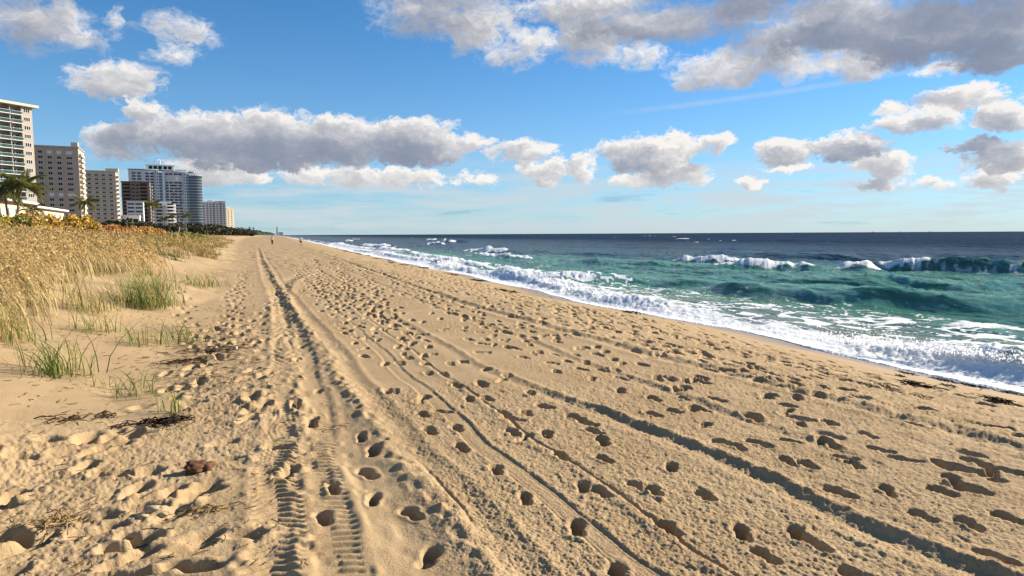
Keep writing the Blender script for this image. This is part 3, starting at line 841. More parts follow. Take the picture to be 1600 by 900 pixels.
# fourth: dark brown mid-rise with open balconies
t = building('apartment_block', (-108.7, 683.2), 85, 'dark brown block with open balconies in front of the white tower')
W_, H = 21.9, 46.5
part('wall', [(0, 7.0, 1.8, 22, 0, H), (7.0, 7.5, 0, 22, 0, H), (7.5, 14.0, 0, 22, 0, H), (14.0, 14.5, 0, 22, 0, H), (14.5, W_-2.2, 1.8, 22, 0, H), (W_-2.2, W_, 0, 22, 0, H)], M['brown'], t)
part('roof', [(-.4, W_+.4, -.4, 22.4, H, H+.7)], M['brown'], t)
wm = window_mesh('wide_window', 2.7, 1.6, 2, 'sand_paint')
wmd = window_mesh('balcony_window', 5.4, 2.2, 4, 'brown')
for k in range(14):
    z = 2.0+k*3.15
    for x in (9.1, 12.3): put_window(t, wm, x, 0, z+.3)
    for x0, x1 in ((0, 7.0), (14.5, W_-2.2)):
        b_ = part('balcony', [(x0, x1, -.2, 1.8, z-.55, z-.3)], M['brown'], t)
        part('railing', [(x0, x1, -.2, -.12, z-.3, z+.55)], M['brown'], b_)
    put_window(t, wmd, 3.5, 1.8, z-.2); put_window(t, wmd, 17.1, 1.8, z-.2)
    b_ = part('balcony', [(W_, W_+1.9, .4, 8, z-.55, z-.3)], M['sand_paint'], t)
    part('parapet', [(W_+1.8, W_+1.9, .4, 8, z-.3, z+.7)], M['sand_paint'], b_)

# low white wing with ribbon windows, and the low annex before it
t = building('apartment_block', (-98.0, 636.4), 85, 'low white block with dark ribbon windows below the brown block')
W_, H = 12.0, 27.5
part('wall', [(0, W_, 0, 12, 0, H)], M['white'], t)
part('roof', [(-.3, W_+.3, -.3, 12.3, H, H+.5)], M['white'], t)
wmr = window_mesh('ribbon_window', 4.9, 1.5, 4, 'white')
for k in range(8):
    z = 3.0+k*3.1
    for x in (3.0, 8.7): put_window(t, wmr, x, 0, z)
t = building('service_building', (-97.0, 593.1), 85, 'small pale flat-roofed building at the foot of the low white block')
W_, H = 14.0, 14.8
part('wall', [(0, W_, 0, 10, 0, H)], M['white'], t)
part('roof', [(-.3, W_+.3, -.3, 10.3, H, H+.5)], M['white'], t)
wms = window_mesh('square_window', 2.2, 1.5, 2, 'white')
for k in range(3):
    for x in (2.2, 7.5, 12.0): put_window(t, wms, x, 0, 2.5+k*4.2)

# the big white and blue tower with its roof crown
t = building('glass_tower', (-122.9, 817.0), 85, 'tall white and blue tower with curved bays, teal glass and a domed crown')
H = 68.5
def arc_wall(x0, x1, bulge, z0, z1, n=10, y1=30):
    V, F = [], []
    for i in range(n+1):
        s_ = i/n
        x = x0+(x1-x0)*s_; y = -bulge*4*s_*(1-s_)
        V += [(x, y, z0), (x, y, z1), (x, y1, z0), (x, y1, z1)]
    for i in range(n):
        a = 4*i; b_ = a+4
        F += [(a, b_, b_+1, a+1), (a+1, b_+1, b_+3, a+3), (b_+2, a+2, a+3, b_+3)]
    F += [(0, 1, 3, 2), (4*n, 4*n+2, 4*n+3, 4*n+1)]
    return V, F
def arc_part(name, args, m_, parent, **kw):
    V, F = arc_wall(*args, **kw); me = bpy.data.meshes.new(name); me.from_pydata(V, [], F); me.update()
    me.materials.append(m_); return link(name, me, parent)
arc_part('wall', (0, 26, 1.2, 0, H), M['pale_blue'], t)
part('wall', [(26, 28.5, -1.4, 30, 0, H+.5), (31.5, 34.0, -1.6, 30, 0, H-.4), (52, 54.5, -1.0, 30, 0, H-1.4)], M['white'], t)
arc_part('wall', (34, 52, 1.4, 0, H-1.0), M['pale_blue'], t)
part('glass_bay', [(28.5, 31.5, -.9, 29, 0, H-2)], M['teal'], t)
part('glass_bay', [(54.5, 57.5, -.5, 29, 0, H-3)], M['teal'], t)
arc_part('glass_wing', (57.5, 70, 1.6, 0, H-4.5), M['bluegl'], t)
arc_part('roof', (-.6, 27, 1.9, H+.5, H+1.3), M['white'], t, y1=30.6)
arc_part('roof', (33.5, 55, 1.9, H-.9, H-.2), M['white'], t, y1=30.6)
arc_part('roof', (57, 70.6, 2.0, H-4.5, H-3.9), M['white'], t, y1=30.6)
ph = part('penthouse', [(17, 43, 8, 24, H+1.3, H+6.2)], M['pale_blue'], t)
part('roof', [(16, 44, 7, 25, H+6.2, H+6.8)], M['white'], ph)
for x in (19, 23.5, 28, 33, 37.5): part('window', [(x, x+3.4, 7.86, 7.99, H+2.2, H+5.4)], M['glass'], ph)
wt1 = window_mesh('tower_window', 3.5, 1.8, 2, 'white')
wt2 = window_mesh('tower_small_window', 1.5, 1.5, 1, 'white')
for k in range(21):
    z = 3.2+k*3.05
    if k not in (0,):
        for x in (5, 10, 17.5, 22): put_window(t, wt1, x, -1.2*4*(x/26)*(1-x/26)-.16, z)
        put_window(t, wt2, 27.2, -1.4, z)
        for x in (36.2, 40, 44, 48) if k not in (18, 19) else ():
            put_window(t, wt1, x+(.5 if (k*7+int(x)) % 3 else -.3), -1.4*4*((x-34)/18)*(1-(x-34)/18)-.2, z)
        put_window(t, wt2, 53.2, -1.0, z)
    part('floor_band', [(28.5, 31.5, -1.0, -.9, z-.9, z-.5)], M['white'], t)
    part('floor_band', [(54.5, 57.5, -.6, -.5, z-.9, z-.5)], M['white'], t)
    if k < 20: arc_part('floor_band', (57.5, 70.1, 1.75, z-.9, z-.55), M['pale_blue'], t, y1=1.2)
# crown: ring of ribs under a mast
def tube_mesh(name, pts, rad, seg=6, cap=True):
    bm = bmesh.new(); rings = []
    for i, p in enumerate(pts):
        p = Vector(p)
        d = (Vector(pts[min(i+1, len(pts)-1)])-Vector(pts[max(i-1, 0)])).normalized()
        ax = d.orthogonal().normalized() if abs(d.z) > .95 else d.cross(Vector((0, 0, 1))).normalized()
        ay = d.cross(ax)
        r_ = rad[i] if isinstance(rad, (list, tuple)) else rad
        rings.append([bm.verts.new(p+(ax*math.cos(2*math.pi*k/seg)+ay*math.sin(2*math.pi*k/seg))*r_) for k in range(seg)])
    for a, b_ in zip(rings, rings[1:]):
        for k in range(seg):
            f = bm.faces.new((a[k], a[(k+1) % seg], b_[(k+1) % seg], b_[k])); f.smooth = True
    if cap:
        bm.faces.new(rings[0][::-1]); bm.faces.new(rings[-1])
    me = bpy.data.meshes.new(name); bm.to_mesh(me); bm.free()
    return me
for k in range(8):
    a = k*math.pi/4
    pts = [(30+7*math.cos(a)*math.cos(e), 16+7*math.sin(a)*math.cos(e), H+6.8+6.5*math.sin(e)) for e in np.linspace(0, math.pi/2, 6)]
    link('crown_rib', tube_mesh('crown_rib', pts, .22), t, m=None).data.materials.append(M['white'])
link('mast', tube_mesh('mast', [(30, 16, H+13), (30, 16, H+17.5)], .15), t).data.materials.append(M['metal'])
def dome_mesh(name, c, r, h, seg=16, n=6, hollow=False):
    bm = bmesh.new(); rings = []
    for i in range(n):
        e = i/n*math.pi/2
        rings.append([bm.verts.new((c[0]+r*math.cos(e)*math.cos(2*math.pi*k/seg), c[1]+r*math.cos(e)*math.sin(2*math.pi*k/seg), c[2]+h*math.sin(e))) for k in range(seg)])
    top = bm.verts.new((c[0], c[1], c[2]+h))
    for a, b_ in zip(rings, rings[1:]):
        for k in range(seg): bm.faces.new((a[k], a[(k+1) % seg], b_[(k+1) % seg], b_[k])).smooth = True
    for k in range(seg): bm.faces.new((rings[-1][k], rings[-1][(k+1) % seg], top)).smooth = True
    bm.faces.new(rings[0][::-1])
    me = bpy.data.meshes.new(name); bm.to_mesh(me); bm.free(); return me
rp = link('roof_pavilion', dome_mesh('roof_pavilion', (60, 10, H-1.2), 5.0, 2.2), t); rp.data.materials.append(M['teal'])
part('pavilion_wall', [(56.2, 63.8, 6.5, 13.5, H-4, H-1.2)], M['white'], t)
part('roof_room', [(44, 55, 8, 20, H-.2, H+2.4)], M['pale_blue'], t)

# stepped white building in front of it
t = building('terraced_building', (-91.2, 740.9), 85, 'low white terraced building with curved balcony bands before the tower')
arc_part('wall', (0, 19, .8, 0, 30.5), M['white'], t, y1=16)
for k in range(9):
    z = 2.6+k*3.2
    b_ = arc_part('balcony', (-.2, 19.2, 2.2, z-.4, z+.75), M['white'], t, y1=1.0)
    part('window', [(2.0, 8.6, -.75, -.2, z+.8, z+2.3)], M['glass'], t)
    part('window', [(10.4, 17.0, -.75, -.2, z+.8, z+2.3)], M['glass'], t)
part('roof', [(4, 15, 3, 12, 30.5, 32.6)], M['white'], t)

# far pair of white towers and the last, cream one
t = building('apartment_tower', (-70.2, 1065.1), 85, 'white twin tower with dark window columns right of the blue tower')
part('wall', [(0, 17.5, 0, 26, 0, 46.6), (17.5, 22.5, -2.6, 26, 0, 47.4), (22.5, 26.5, -.6, 26, 0, 46.8), (26.5, 31, -2.2, 26, 0, 47.2)], M['white'], t)
part('roof', [(-.4, 17.2, -.4, 26, 46.6, 47.3), (8, 14, 6, 14, 47.3, 49.6), (17, 31.4, -3, 26.5, 47.4, 48.2)], M['white'], t)
wf_ = window_mesh('far_window', 2.6, 1.7, 2, 'white')
for k in range(14):
    z = 2.6+k*3.1
    for x, y in ((2.2, 0), (7.0, 0), (11.2, 0), (15.2, 0), (20.0, -2.6), (24.5, -.6), (28.7, -2.2)): put_window(t, wf_, x, y, z)
    for y0 in (0, 10): part('balcony', [(31, 32.6, y0, y0+7, z-.6, z+.4)], M['white'], t)
t = building('apartment_tower', (-45.0, 1252.0), 55, 'sunlit pale yellow tower at the far right end of the skyline')
part('wall', [(0, 14, 0, 16, 0, 44)], M['house'], t)
part('roof', [(-.6, 14.6, -.6, 22.6, 44, 45), (4, 10, 6, 14, 45, 47)], M['house'], t)
for k in range(13):
    z = 2.6+k*3.1
    for x in (3.5, 9.5): put_window(t, wf_, x, 0, z)
    part('balcony', [(14, 15.4, 2, 18, z-.6, z+.4)], M['house'], t)

# bungalow behind the hedge
t = building('bungalow', (-33.4, 100.0), -1, 'low cream beach house with shallow brown roof behind the hedge', 'house')
part('wall', [(0, 32.5, 0, 9, 0, 4.5)], M['house'], t)
me = bpy.data.meshes.new('roof')
me.from_pydata([(-.7, -.9, 4.45), (33.2, -.9, 4.45), (33.2, 9.9, 4.45), (-.7, 9.9, 4.45), (3, 4.5, 5.7), (29.5, 4.5, 5.7), (-.7, -.9, 4.75), (33.2, -.9, 4.75), (33.2, 9.9, 4.75), (-.7, 9.9, 4.75)], [],
               [(0, 3, 2, 1), (0, 1, 7, 6), (1, 2, 8, 7), (2, 3, 9, 8), (3, 0, 6, 9), (6, 7, 5, 4), (7, 8, 5), (8, 9, 4, 5), (9, 6, 4)])
me.materials.append(M['tile']); rf = link('roof', me, t)
part('fascia', [(-.74, 33.24, -.95, -.905, 4.55, 4.80)], M['white'], rf)
wh = window_mesh('house_window', 1.5, 1.5, 2, 'white', 'teal')
for x in (6, 11, 15.5, 19.5, 23.5): put_window(t, wh, x, 0, 2.2)
part('door', [(28.0, 29.8, -.08, -.002, .6, 3.6)], M['dark'], t)
part('pier', [(30.4, 30.9, -.2, -.004, 0, 4.4)], M['house'], t)
t = building('house_wing', (-34.2, 133.3), -1.4, 'long low cream wing with small dark windows beside the beach house', 'house')
part('wall', [(0, 22, 0, 7, 0, 4.1)], M['house'], t)
rf = part('roof', [(-.2, 22.6, -.7, 7.6, 4.1, 4.45)], M['roofgrey'], t)
part('fascia', [(-.2, 22.6, -.75, -.705, 4.2, 4.42)], M['white'], rf)
wsm = window_mesh('small_window', 1.0, 1.1, 1, 'white')
for x in (2.5, 6.5, 10.5, 14.5, 18.5): put_window(t, wsm, x, 0, 2.4)

# far shore: low wood, buildings, lighthouse
M['farwood'] = plain('far_wood', (.035, .05, .035), .95, .2, .02)
v_, f_ = [], []
rs = random.Random(3)
for i in range(260):
    y = 1500+rs.random()**.7*2900
    x = float(np.interp(y, [900, 3900, 9000], [2, 60, 150]))-rs.random()*90-8
    if y > 3000: x += rs.random()*42
    r_ = rs.uniform(7, 15); k = len(v_); zb = 2.0
    for j in range(3):
        for q in range(7):
            a = 2*math.pi*q/7+j*.4; rr_ = r_*(1.0, .85, .35)[j]*rs.uniform(.8, 1.2)
            v_.append((x+rr_*math.cos(a), y+rr_*math.sin(a), zb+(0, .55, 1.0)[j]*r_*rs.uniform(.75, 1.1)))
    for j in range(2):
        for q in range(7): f_.append((k+j*7+q, k+j*7+(q+1) % 7, k+j*7+7+(q+1) % 7, k+j*7+7+q))
    f_.append(tuple(k+14+q for q in range(7)))
me = bpy.data.meshes.new('far_wood'); me.from_pydata(v_, [], f_); me.update(); me.materials.append(M['farwood'])
tag(link('far_wood', me), 'dark low wood along the far shore at the horizon', 'woodland', kind='stuff')
t = empty('lighthouse', (106, 3800, 1.5)); tag(t, 'thin skeletal lighthouse on the far point at the horizon', 'lighthouse')
for k in range(8):
    a = k*math.pi/4+.2
    link('tower_leg', tube_mesh('tower_leg', [(7*math.cos(a), 7*math.sin(a), 0), (2.2*math.cos(a), 2.2*math.sin(a), 38)], .45, 5), t).data.materials.append(M['dark'] if k % 2 else M['metal'])
link('shaft', tube_mesh('shaft', [(0, 0, 0), (0, 0, 38)], 1.5, 10), t).data.materials.append(M['metal'])
link('gallery', tube_mesh('gallery', [(0, 0, 38), (0, 0, 39.2)], 3.4, 12), t).data.materials.append(M['dark'])
link('lantern', dome_mesh('lantern', (0, 0, 39.2), 2.2, 6.0, 10, 5), t).data.materials.append(M['dark'])
t = empty('lighthouse_station', (122, 3790, 1.5)); tag(t, 'white keeper building at the foot of the far lighthouse', 'building')
part('wall', [(-9, 12, -5, 5, 0, 13)], M['white'], t); part('roof', [(-10, 13, -6, 6, 13, 15)], M['tile'], t)
for i, (x, y, w_, h_, lab) in enumerate(((-26, 3500, 9, 38, 'left one of two thin pale towers far up the coast'), (-9, 3500, 9, 36, 'right one of two thin pale towers far up the coast'), (24, 3600, 26, 15, 'long white low building on the far shore'))):
    t = empty('far_building', (x, y, 2)); tag(t, lab, 'building')
    part('wall', [(-w_/2, w_/2, -6, 6, 0, h_)], M['white'], t); part('roof', [(-w_/2-.6, w_/2+.6, -6.6, 6.6, h_, h_+1.2)], M['roofgrey'], t)
    for z in range(4, int(h_)-3, 6): part('window', [(-w_*.3, w_*.3, -6.1, -5.98, z, z+3)], M['glass'], t)

# boats on the horizon
def boat(px_az, dist, L, lab):
    a = R(px_az)
    t = empty('boat', (dist*math.sin(a), dist*math.cos(a), SEA_Z-.6), R(20+px_az)); t.scale = (.6, .6, .6); tag(t, lab, 'boat', 'boats on the horizon')
    V = [(-L/2, -3, 0), (L*.36, -3, 0), (L*.36, 3, 0), (-L/2, 3, 0), (-L/2, -4, 5), (L*.42, -4, 5), (L*.42, 4, 5), (-L/2, 4, 5), (L*.45, 0, 0), (L*.56, 0, 6)]
    F = [(0, 1, 5, 4), (2, 3, 7, 6), (3, 0, 4, 7), (4, 5, 9, 6, 7), (1, 8, 9, 5), (8, 2, 6, 9), (0, 3, 2, 8, 1)]
    me = bpy.data.meshes.new('hull'); me.from_pydata(V, [], F); me.update(); me.materials.append(M['dark']); link('hull', me, t)
    part('wheelhouse', [(-L*.3, L*.05, -2.5, 2.5, 5, 9.5), (-L*.22, -L*.05, -2, 2, 9.5, 12)], M['metal'], t)
    link('mast', tube_mesh('mast', [(-L*.1, 0, 12), (-L*.1, 0, 18)], .4), t).data.materials.append(M['metal'])
boat(43.1, 5200, 20, 'smallest and leftmost of the boats on the horizon')
boat(48.3, 5000, 34, 'largest boat on the horizon, second from the left')
boat(50.0, 5600, 18, 'third boat from the left on the horizon')
boat(51.9, 5200, 24, 'rightmost boat on the horizon')

# ------------------------------------------------------------------ vegetation
def leaf_mat(name, rough=.6, trans=.35):
    m, n, b, o = mat(name, rough=rough, spec=.25)
    ca = n.new('ShaderNodeVertexColor', layer_name='tint').outputs[0]
    n.put(b.inputs['Base Color'], ca)
    tr = n.new('ShaderNodeBsdfTranslucent'); n.put(tr.inputs[0], ca)
    ms = n.new('ShaderNodeMixShader'); ms.inputs[0].default_value = trans
    n.put(ms.inputs[1], b.outputs[0]); n.put(ms.inputs[2], tr.outputs[0])
    m.node_tree.links.new(ms.outputs[0], o.inputs['Surface'])
    return m


M['grass'] = leaf_mat('dune_grass', .6, .4)
M['leaf'] = leaf_mat('broad_leaf', .5, .3)
M['palm'] = leaf_mat('palm_leaf', .45, .3)
M['trunk'] = plain('palm_trunk', (.20, .16, .12), .9, .25, 6, bump=.4)
M['wood'] = plain('grey_twigs', (.16, .12, .085), .9, .2, 9)


def blades(P, hgt, wid, lean, head, colr, droop, rg):
    """grass blades as curved ribbons. P (n,3) roots, lean (n,2) tip offset per metre of height"""
    n_ = len(P); K = 4
    ang = rg.uniform(0, 2*np.pi, n_)
    side = np.stack([np.cos(ang), np.sin(ang), 0*ang], -1)
    V = np.zeros((n_, 2*K+1, 3)); C = np.zeros((n_, 2*K+1, 3))
    for k in range(K+1):
        t_ = k/K
        c_ = P.copy()
        c_[:, :2] += lean*(hgt*t_**1.9)[:, None]
        c_[:, 2] += hgt*(t_ - droop*t_**3)
        w = wid*(1-.75*t_)
        if k < K:
            V[:, 2*k] = c_-side*w[:, None]; V[:, 2*k+1] = c_+side*w[:, None]
            C[:, 2*k] = C[:, 2*k+1] = colr
        else:
            V[:, 2*K] = c_; C[:, 2*K] = colr
    base = np.arange(n_)[:, None]*(2*K+1)
    T = []
    for k in range(K-1):
        a = 2*k
        T += [np.stack([base[:, 0]+a, base[:, 0]+a+1, base[:, 0]+a+3], -1), np.stack([base[:, 0]+a, base[:, 0]+a+3, base[:, 0]+a+2], -1)]
    a = 2*(K-1)
    T.append(np.stack([base[:, 0]+a, base[:, 0]+a+1, base[:, 0]+a+2], -1))
    Vf, Cf, Tf = [V.reshape(-1, 3)], [C.reshape(-1, 3)], [np.concatenate(T)]
    hi = np.where(head)[0]
    if len(hi):                                    # seed heads: flat spikelets hanging from the tip
        tip = V[hi, 2*K]; below = V[hi, 2*K-2]
        d = tip-below; d /= np.linalg.norm(d, axis=1)[:, None]+1e-9
        off_ = len(V.reshape(-1, 3)); nk = 7
        hv, hc, ht = [], [], []
        for k in range(nk):
            s_ = rg.uniform(-.25, .12, len(hi))*hgt[hi]
            p = tip + d*s_[:, None]
            e = rg.normal(0, 1, (len(hi), 3)); e[:, 2] -= .5; e /= np.linalg.norm(e, axis=1)[:, None]
            e *= (rg.uniform(.035, .07, len(hi))*(wid[hi]/.004)**.5)[:, None]
            f = np.cross(e, rg.normal(0, 1, (len(hi), 3))); f /= np.linalg.norm(f, axis=1)[:, None]+1e-9; f *= (.009*(wid[hi]/.004))[:, None]
            hv += [p, p+e*.5+f, p+e, p+e*.5-f]
            cc = np.array([.56, .38, .15])*rg.uniform(.7, 1.25, len(hi))[:, None]
            hc += [cc]*4
        hv = np.stack(hv, 1); hc = np.stack(hc, 1)
        b2 = off_+np.arange(len(hi))[:, None]*(4*nk)
        for k in range(nk):
            a = 4*k
            ht += [np.stack([b2[:, 0]+a, b2[:, 0]+a+1, b2[:, 0]+a+2], -1), np.stack([b2[:, 0]+a, b2[:, 0]+a+2, b2[:, 0]+a+3], -1)]
        Vf.append(hv.reshape(-1, 3)); Cf.append(hc.reshape(-1, 3)); Tf.append(np.concatenate(ht))
    return np.concatenate(Vf), np.concatenate(Cf), np.concatenate(Tf)


def grass_object(name, V, C, T, m_, parent=None):
    me = mesh_np(name, V, T, smooth=False)
    cattr(me, 'tint', C)
    me.materials.append(m_)
    return link(name, me, parent)


STRAW, GOLD, GREEN, BROWN = np.array([.44, .32, .12]), np.array([.46, .345, .11]), np.array([.19, .24, .04]), np.array([.21, .135, .07])
rg = np.random.default_rng(5)
N = 17000                                         # clumps, each a spray of blades from one root
rc = np.exp(rg.uniform(np.log(8.5), np.log(210), N)); ac = np.radians(rg.uniform(-27, 6, N))
u, v = rc*np.sin(ac), rc*np.cos(ac)
s = dune_edge(v)-u + .8*vnoise(u*.3, v*.25, 300)
dens = sstep(s, .8, 2.7)
pat = fbm(u*.45, v*.4, 2, 301)
dens = dens*(.15+.85*sstep(pat, -.3, .15)) + .75*sstep(s, 4, 7)
dens = np.where(v > 45, np.maximum(dens, sstep(s, -.2, .8)), dens)
keepg = (rg.random(N) < dens*.8) & (s > 0.2) & (s < 75)
cu, cv, cr_, cs_ = u[keepg], v[keepg], rc[keepg], s[keepg]
nc_ = len(cu); per = 17
green = sstep(fbm(cu*.35, cv*.25, 2, 305) + .34*(rg.random(nc_)-.5), -.02, .34)
brown = sstep(cr_ + 10*vnoise(cu*.1, cv*.1, 306), 40, 60)*sstep(cs_, 5, 12)
mixs = rg.random(nc_)[:, None]
cc_ = STRAW*(1-mixs)+GOLD*mixs
cc_ = cc_*(1-green[:, None]) + GREEN*green[:, None]
cc_ = cc_*(1-.75*brown[:, None]) + BROWN*.75*brown[:, None]
cc_ *= (rg.uniform(.5, 1.2, nc_)*(1-.35*sstep(fbm(cu*.9, cv*.7, 2, 309), 0, .4)))[:, None]
ch_ = rg.uniform(.32, .78, nc_)*(.7+.3*sstep(cs_, 1, 4))
idx = np.repeat(np.arange(nc_), per); n_ = len(idx)
spread = .07*(cr_[idx]/15)**.6
ou, ov = rg.normal(0, 1, n_), rg.normal(0, 1, n_)
u, v = cu[idx]+ou*spread, cv[idx]+ov*spread
z = land_z(cu, cv)[idx] - .02
colr = cc_[idx]*rg.uniform(.6, 1.35, n_)[:, None]
dead = rg.random(n_) < .2
colr = np.where(dead[:, None], BROWN*rg.uniform(.5, 1.2, n_)[:, None], colr)
hgt = ch_[idx]*rg.uniform(.45, 1.1, n_)
head = (rg.random(n_) < .06-.035*sstep(cr_[idx], 20, 50)) & (green[idx] < .6)
hgt = np.where(head, ch_[idx]*1.15+.25, hgt)
lean = np.stack([-rg.uniform(.0, .55, n_)+ou*.28, ov*.30], -1)
wid = np.clip(.0052*(cr_[idx]/13)**.9, .0040, .032)*rg.uniform(.6, 1.3, n_)
V, C, T = blades(np.stack([u, v, z], -1), hgt, wid, lean, head, colr, rg.uniform(.0, .45, n_), rg)
# long pale stalks standing out of the nearer grass
m2 = 2000
r2_ = np.exp(rg.uniform(np.log(10), np.log(45), m2*3)); a2_ = np.radians(rg.uniform(-22, 2, m2*3))
u, v = r2_*np.sin(a2_), r2_*np.cos(a2_)
ok = (dune_edge(v)-u + .8*vnoise(u*.3, v*.25, 300)) > .9
u, v, r2_ = u[ok][:m2], v[ok][:m2], r2_[ok][:m2]
k_ = len(u)
V2, C2, T2 = blades(np.stack([u, v, land_z(u, v)-.02], -1), rg.uniform(.65, 1.15, k_), .0072*(r2_/13)**.7, np.stack([-rg.uniform(.25, .8, k_), rg.normal(0, .2, k_)], -1), rg.random(k_) < .8,
                    np.array([.60, .46, .22])*rg.uniform(.7, 1.15, k_)[:, None], rg.uniform(.05, .4, k_), rg)
T = np.concatenate([T, T2+len(V)]); V = np.concatenate([V, V2]); C = np.concatenate([C, C2])
g = grass_object('dune_grass', V, C, T, M['grass'])
tag(g, 'golden dune grass with ripe seed heads covering the dune', 'dune grass', kind='stuff')
print('grass blades', n_, 'tris', len(T))


def tuft(x, y, n_, h, spread, green, lab, lean=.35, seed=0, dry=.25):
    r_ = np.random.default_rng(seed+100)
    root = empty('grass_tuft', (x, y, ground(x, y)))
    tag(root, lab, 'grass', 'green grass tufts on the bare dune foot')
    P = np.stack([r_.normal(0, spread*.35, n_), r_.normal(0, spread*.35, n_), np.full(n_, -.03)], -1)
    hh = h*r_.uniform(.45, 1.1, n_)
    ln = np.stack([r_.normal(-lean*.5, .40, n_), r_.normal(0, .40, n_)], -1)
    isdry = r_.random(n_) < dry
    c_ = np.where(isdry[:, None], STRAW*r_.uniform(.7, 1.2, n_)[:, None], np.array([.13, .19, .03])*r_.uniform(.6, 1.5, n_)[:, None])
    V, C, T = blades(P, hh, np.full(n_, .0065)*r_.uniform(.7, 1.3, n_), ln, np.zeros(n_, bool), c_, r_.uniform(0, .4, n_), r_)
    green_ = grass_object('blades', V, C, T, M['grass'], root); green_['kind'] = 'stuff'
    n2 = max(10, n_//4)                            # dead growth lying round the foot
    P = np.stack([r_.normal(0, spread*.5, n2), r_.normal(0, spread*.5, n2), np.full(n2, -.01)], -1)
    V, C, T = blades(P, r_.uniform(.08, .2, n2), np.full(n2, .004), np.stack([r_.normal(0, 1.2, n2), r_.normal(0, 1.2, n2)], -1), np.zeros(n2, bool), BROWN*r_.uniform(.6, 1.4, n2)[:, None], np.full(n2, .6), r_)
    grass_object('dead_leaves', V, C, T, M['grass'], root)['kind'] = 'stuff'
    return root


tuft(-2.35, 17.2, 420, .95, .9, 1, 'largest dense green grass tuft on the crest of bare sand', .5, 1)
tuft(-1.35, 12.4, 90, .52, .75, 1, 'wide loose green grass tuft right of the dense one', .2, 2)
tuft(-1.75, 11.9, 40, .5, .35, 1, 'small splayed grass tuft left beside the wide loose tuft', .2, 12)
tuft(-2.25, 9.4, 110, .72, .55, 1, 'tall arching green grass tuft nearest the lower left', .5, 3)
tuft(-2.5, 12.6, 60, .55, .5, 1, 'thin upright grass tuft between the tall and dense tufts', .2, 4)
tuft(-1.75, 23.6, 170, .7, 1.1, 1, 'far green grass tuft at the dune edge by the tracks', .3, 5)
tuft(-.85, 7.6, 16, .42, .22, 1, 'sparse single-stemmed grass sprig closest to the tyre tracks', .1, 6)
tuft(-1.30, 8.5, 24, .46, .3, 1, 'thin grass sprig with long bent blades below the loose tuft', .3, 7)
tuft(-1.65, 8.9, 22, .34, .35, 1, 'low sparse grass sprig left of the bent-bladed sprig', .2, 8, .4)
tuft(-3.2, 11.0, 110, .8, .8, 1, 'half-dry grass tuft at the left edge above the bare sand', .5, 9, .6)
tuft(-3.0, 14.6, 150, .85, .9, 1, 'yellowish green tuft left of the dense crest tuft', .5, 10, .45)
tuft(-2.6, 19.6, 150, .8, .9, 1, 'green tuft just behind the dense crest tuft', .4, 11, .3)


# sea-grape hedge: round leaves
def leaves(P, size, colr, rg, droop=0.0, sides=6):
    n_ = len(P)
    nrm = rg.normal(0, 1, (n_, 3)); nrm[:, 2] = np.abs(nrm[:, 2])*.6; nrm[:, 0] += .5
    nrm /= np.linalg.norm(nrm, axis=1)[:, None]
    a = np.cross(nrm, rg.normal(0, 1, (n_, 3))); a /= np.linalg.norm(a, axis=1)[:, None]
    b_ = np.cross(nrm, a)
    V = np.stack([P + (a*math.cos(2*math.pi*k/sides)+b_*math.sin(2*math.pi*k/sides)*.85)*size[:, None] + nrm*((k % 2)*.18*size)[:, None] for k in range(sides)], 1)
    base = np.arange(n_)*sides
    T = np.concatenate([np.stack([base, base+k, base+k+1], -1) for k in range(1, sides-1)])
    return V.reshape(-1, 3), np.repeat(colr, sides, 0), T


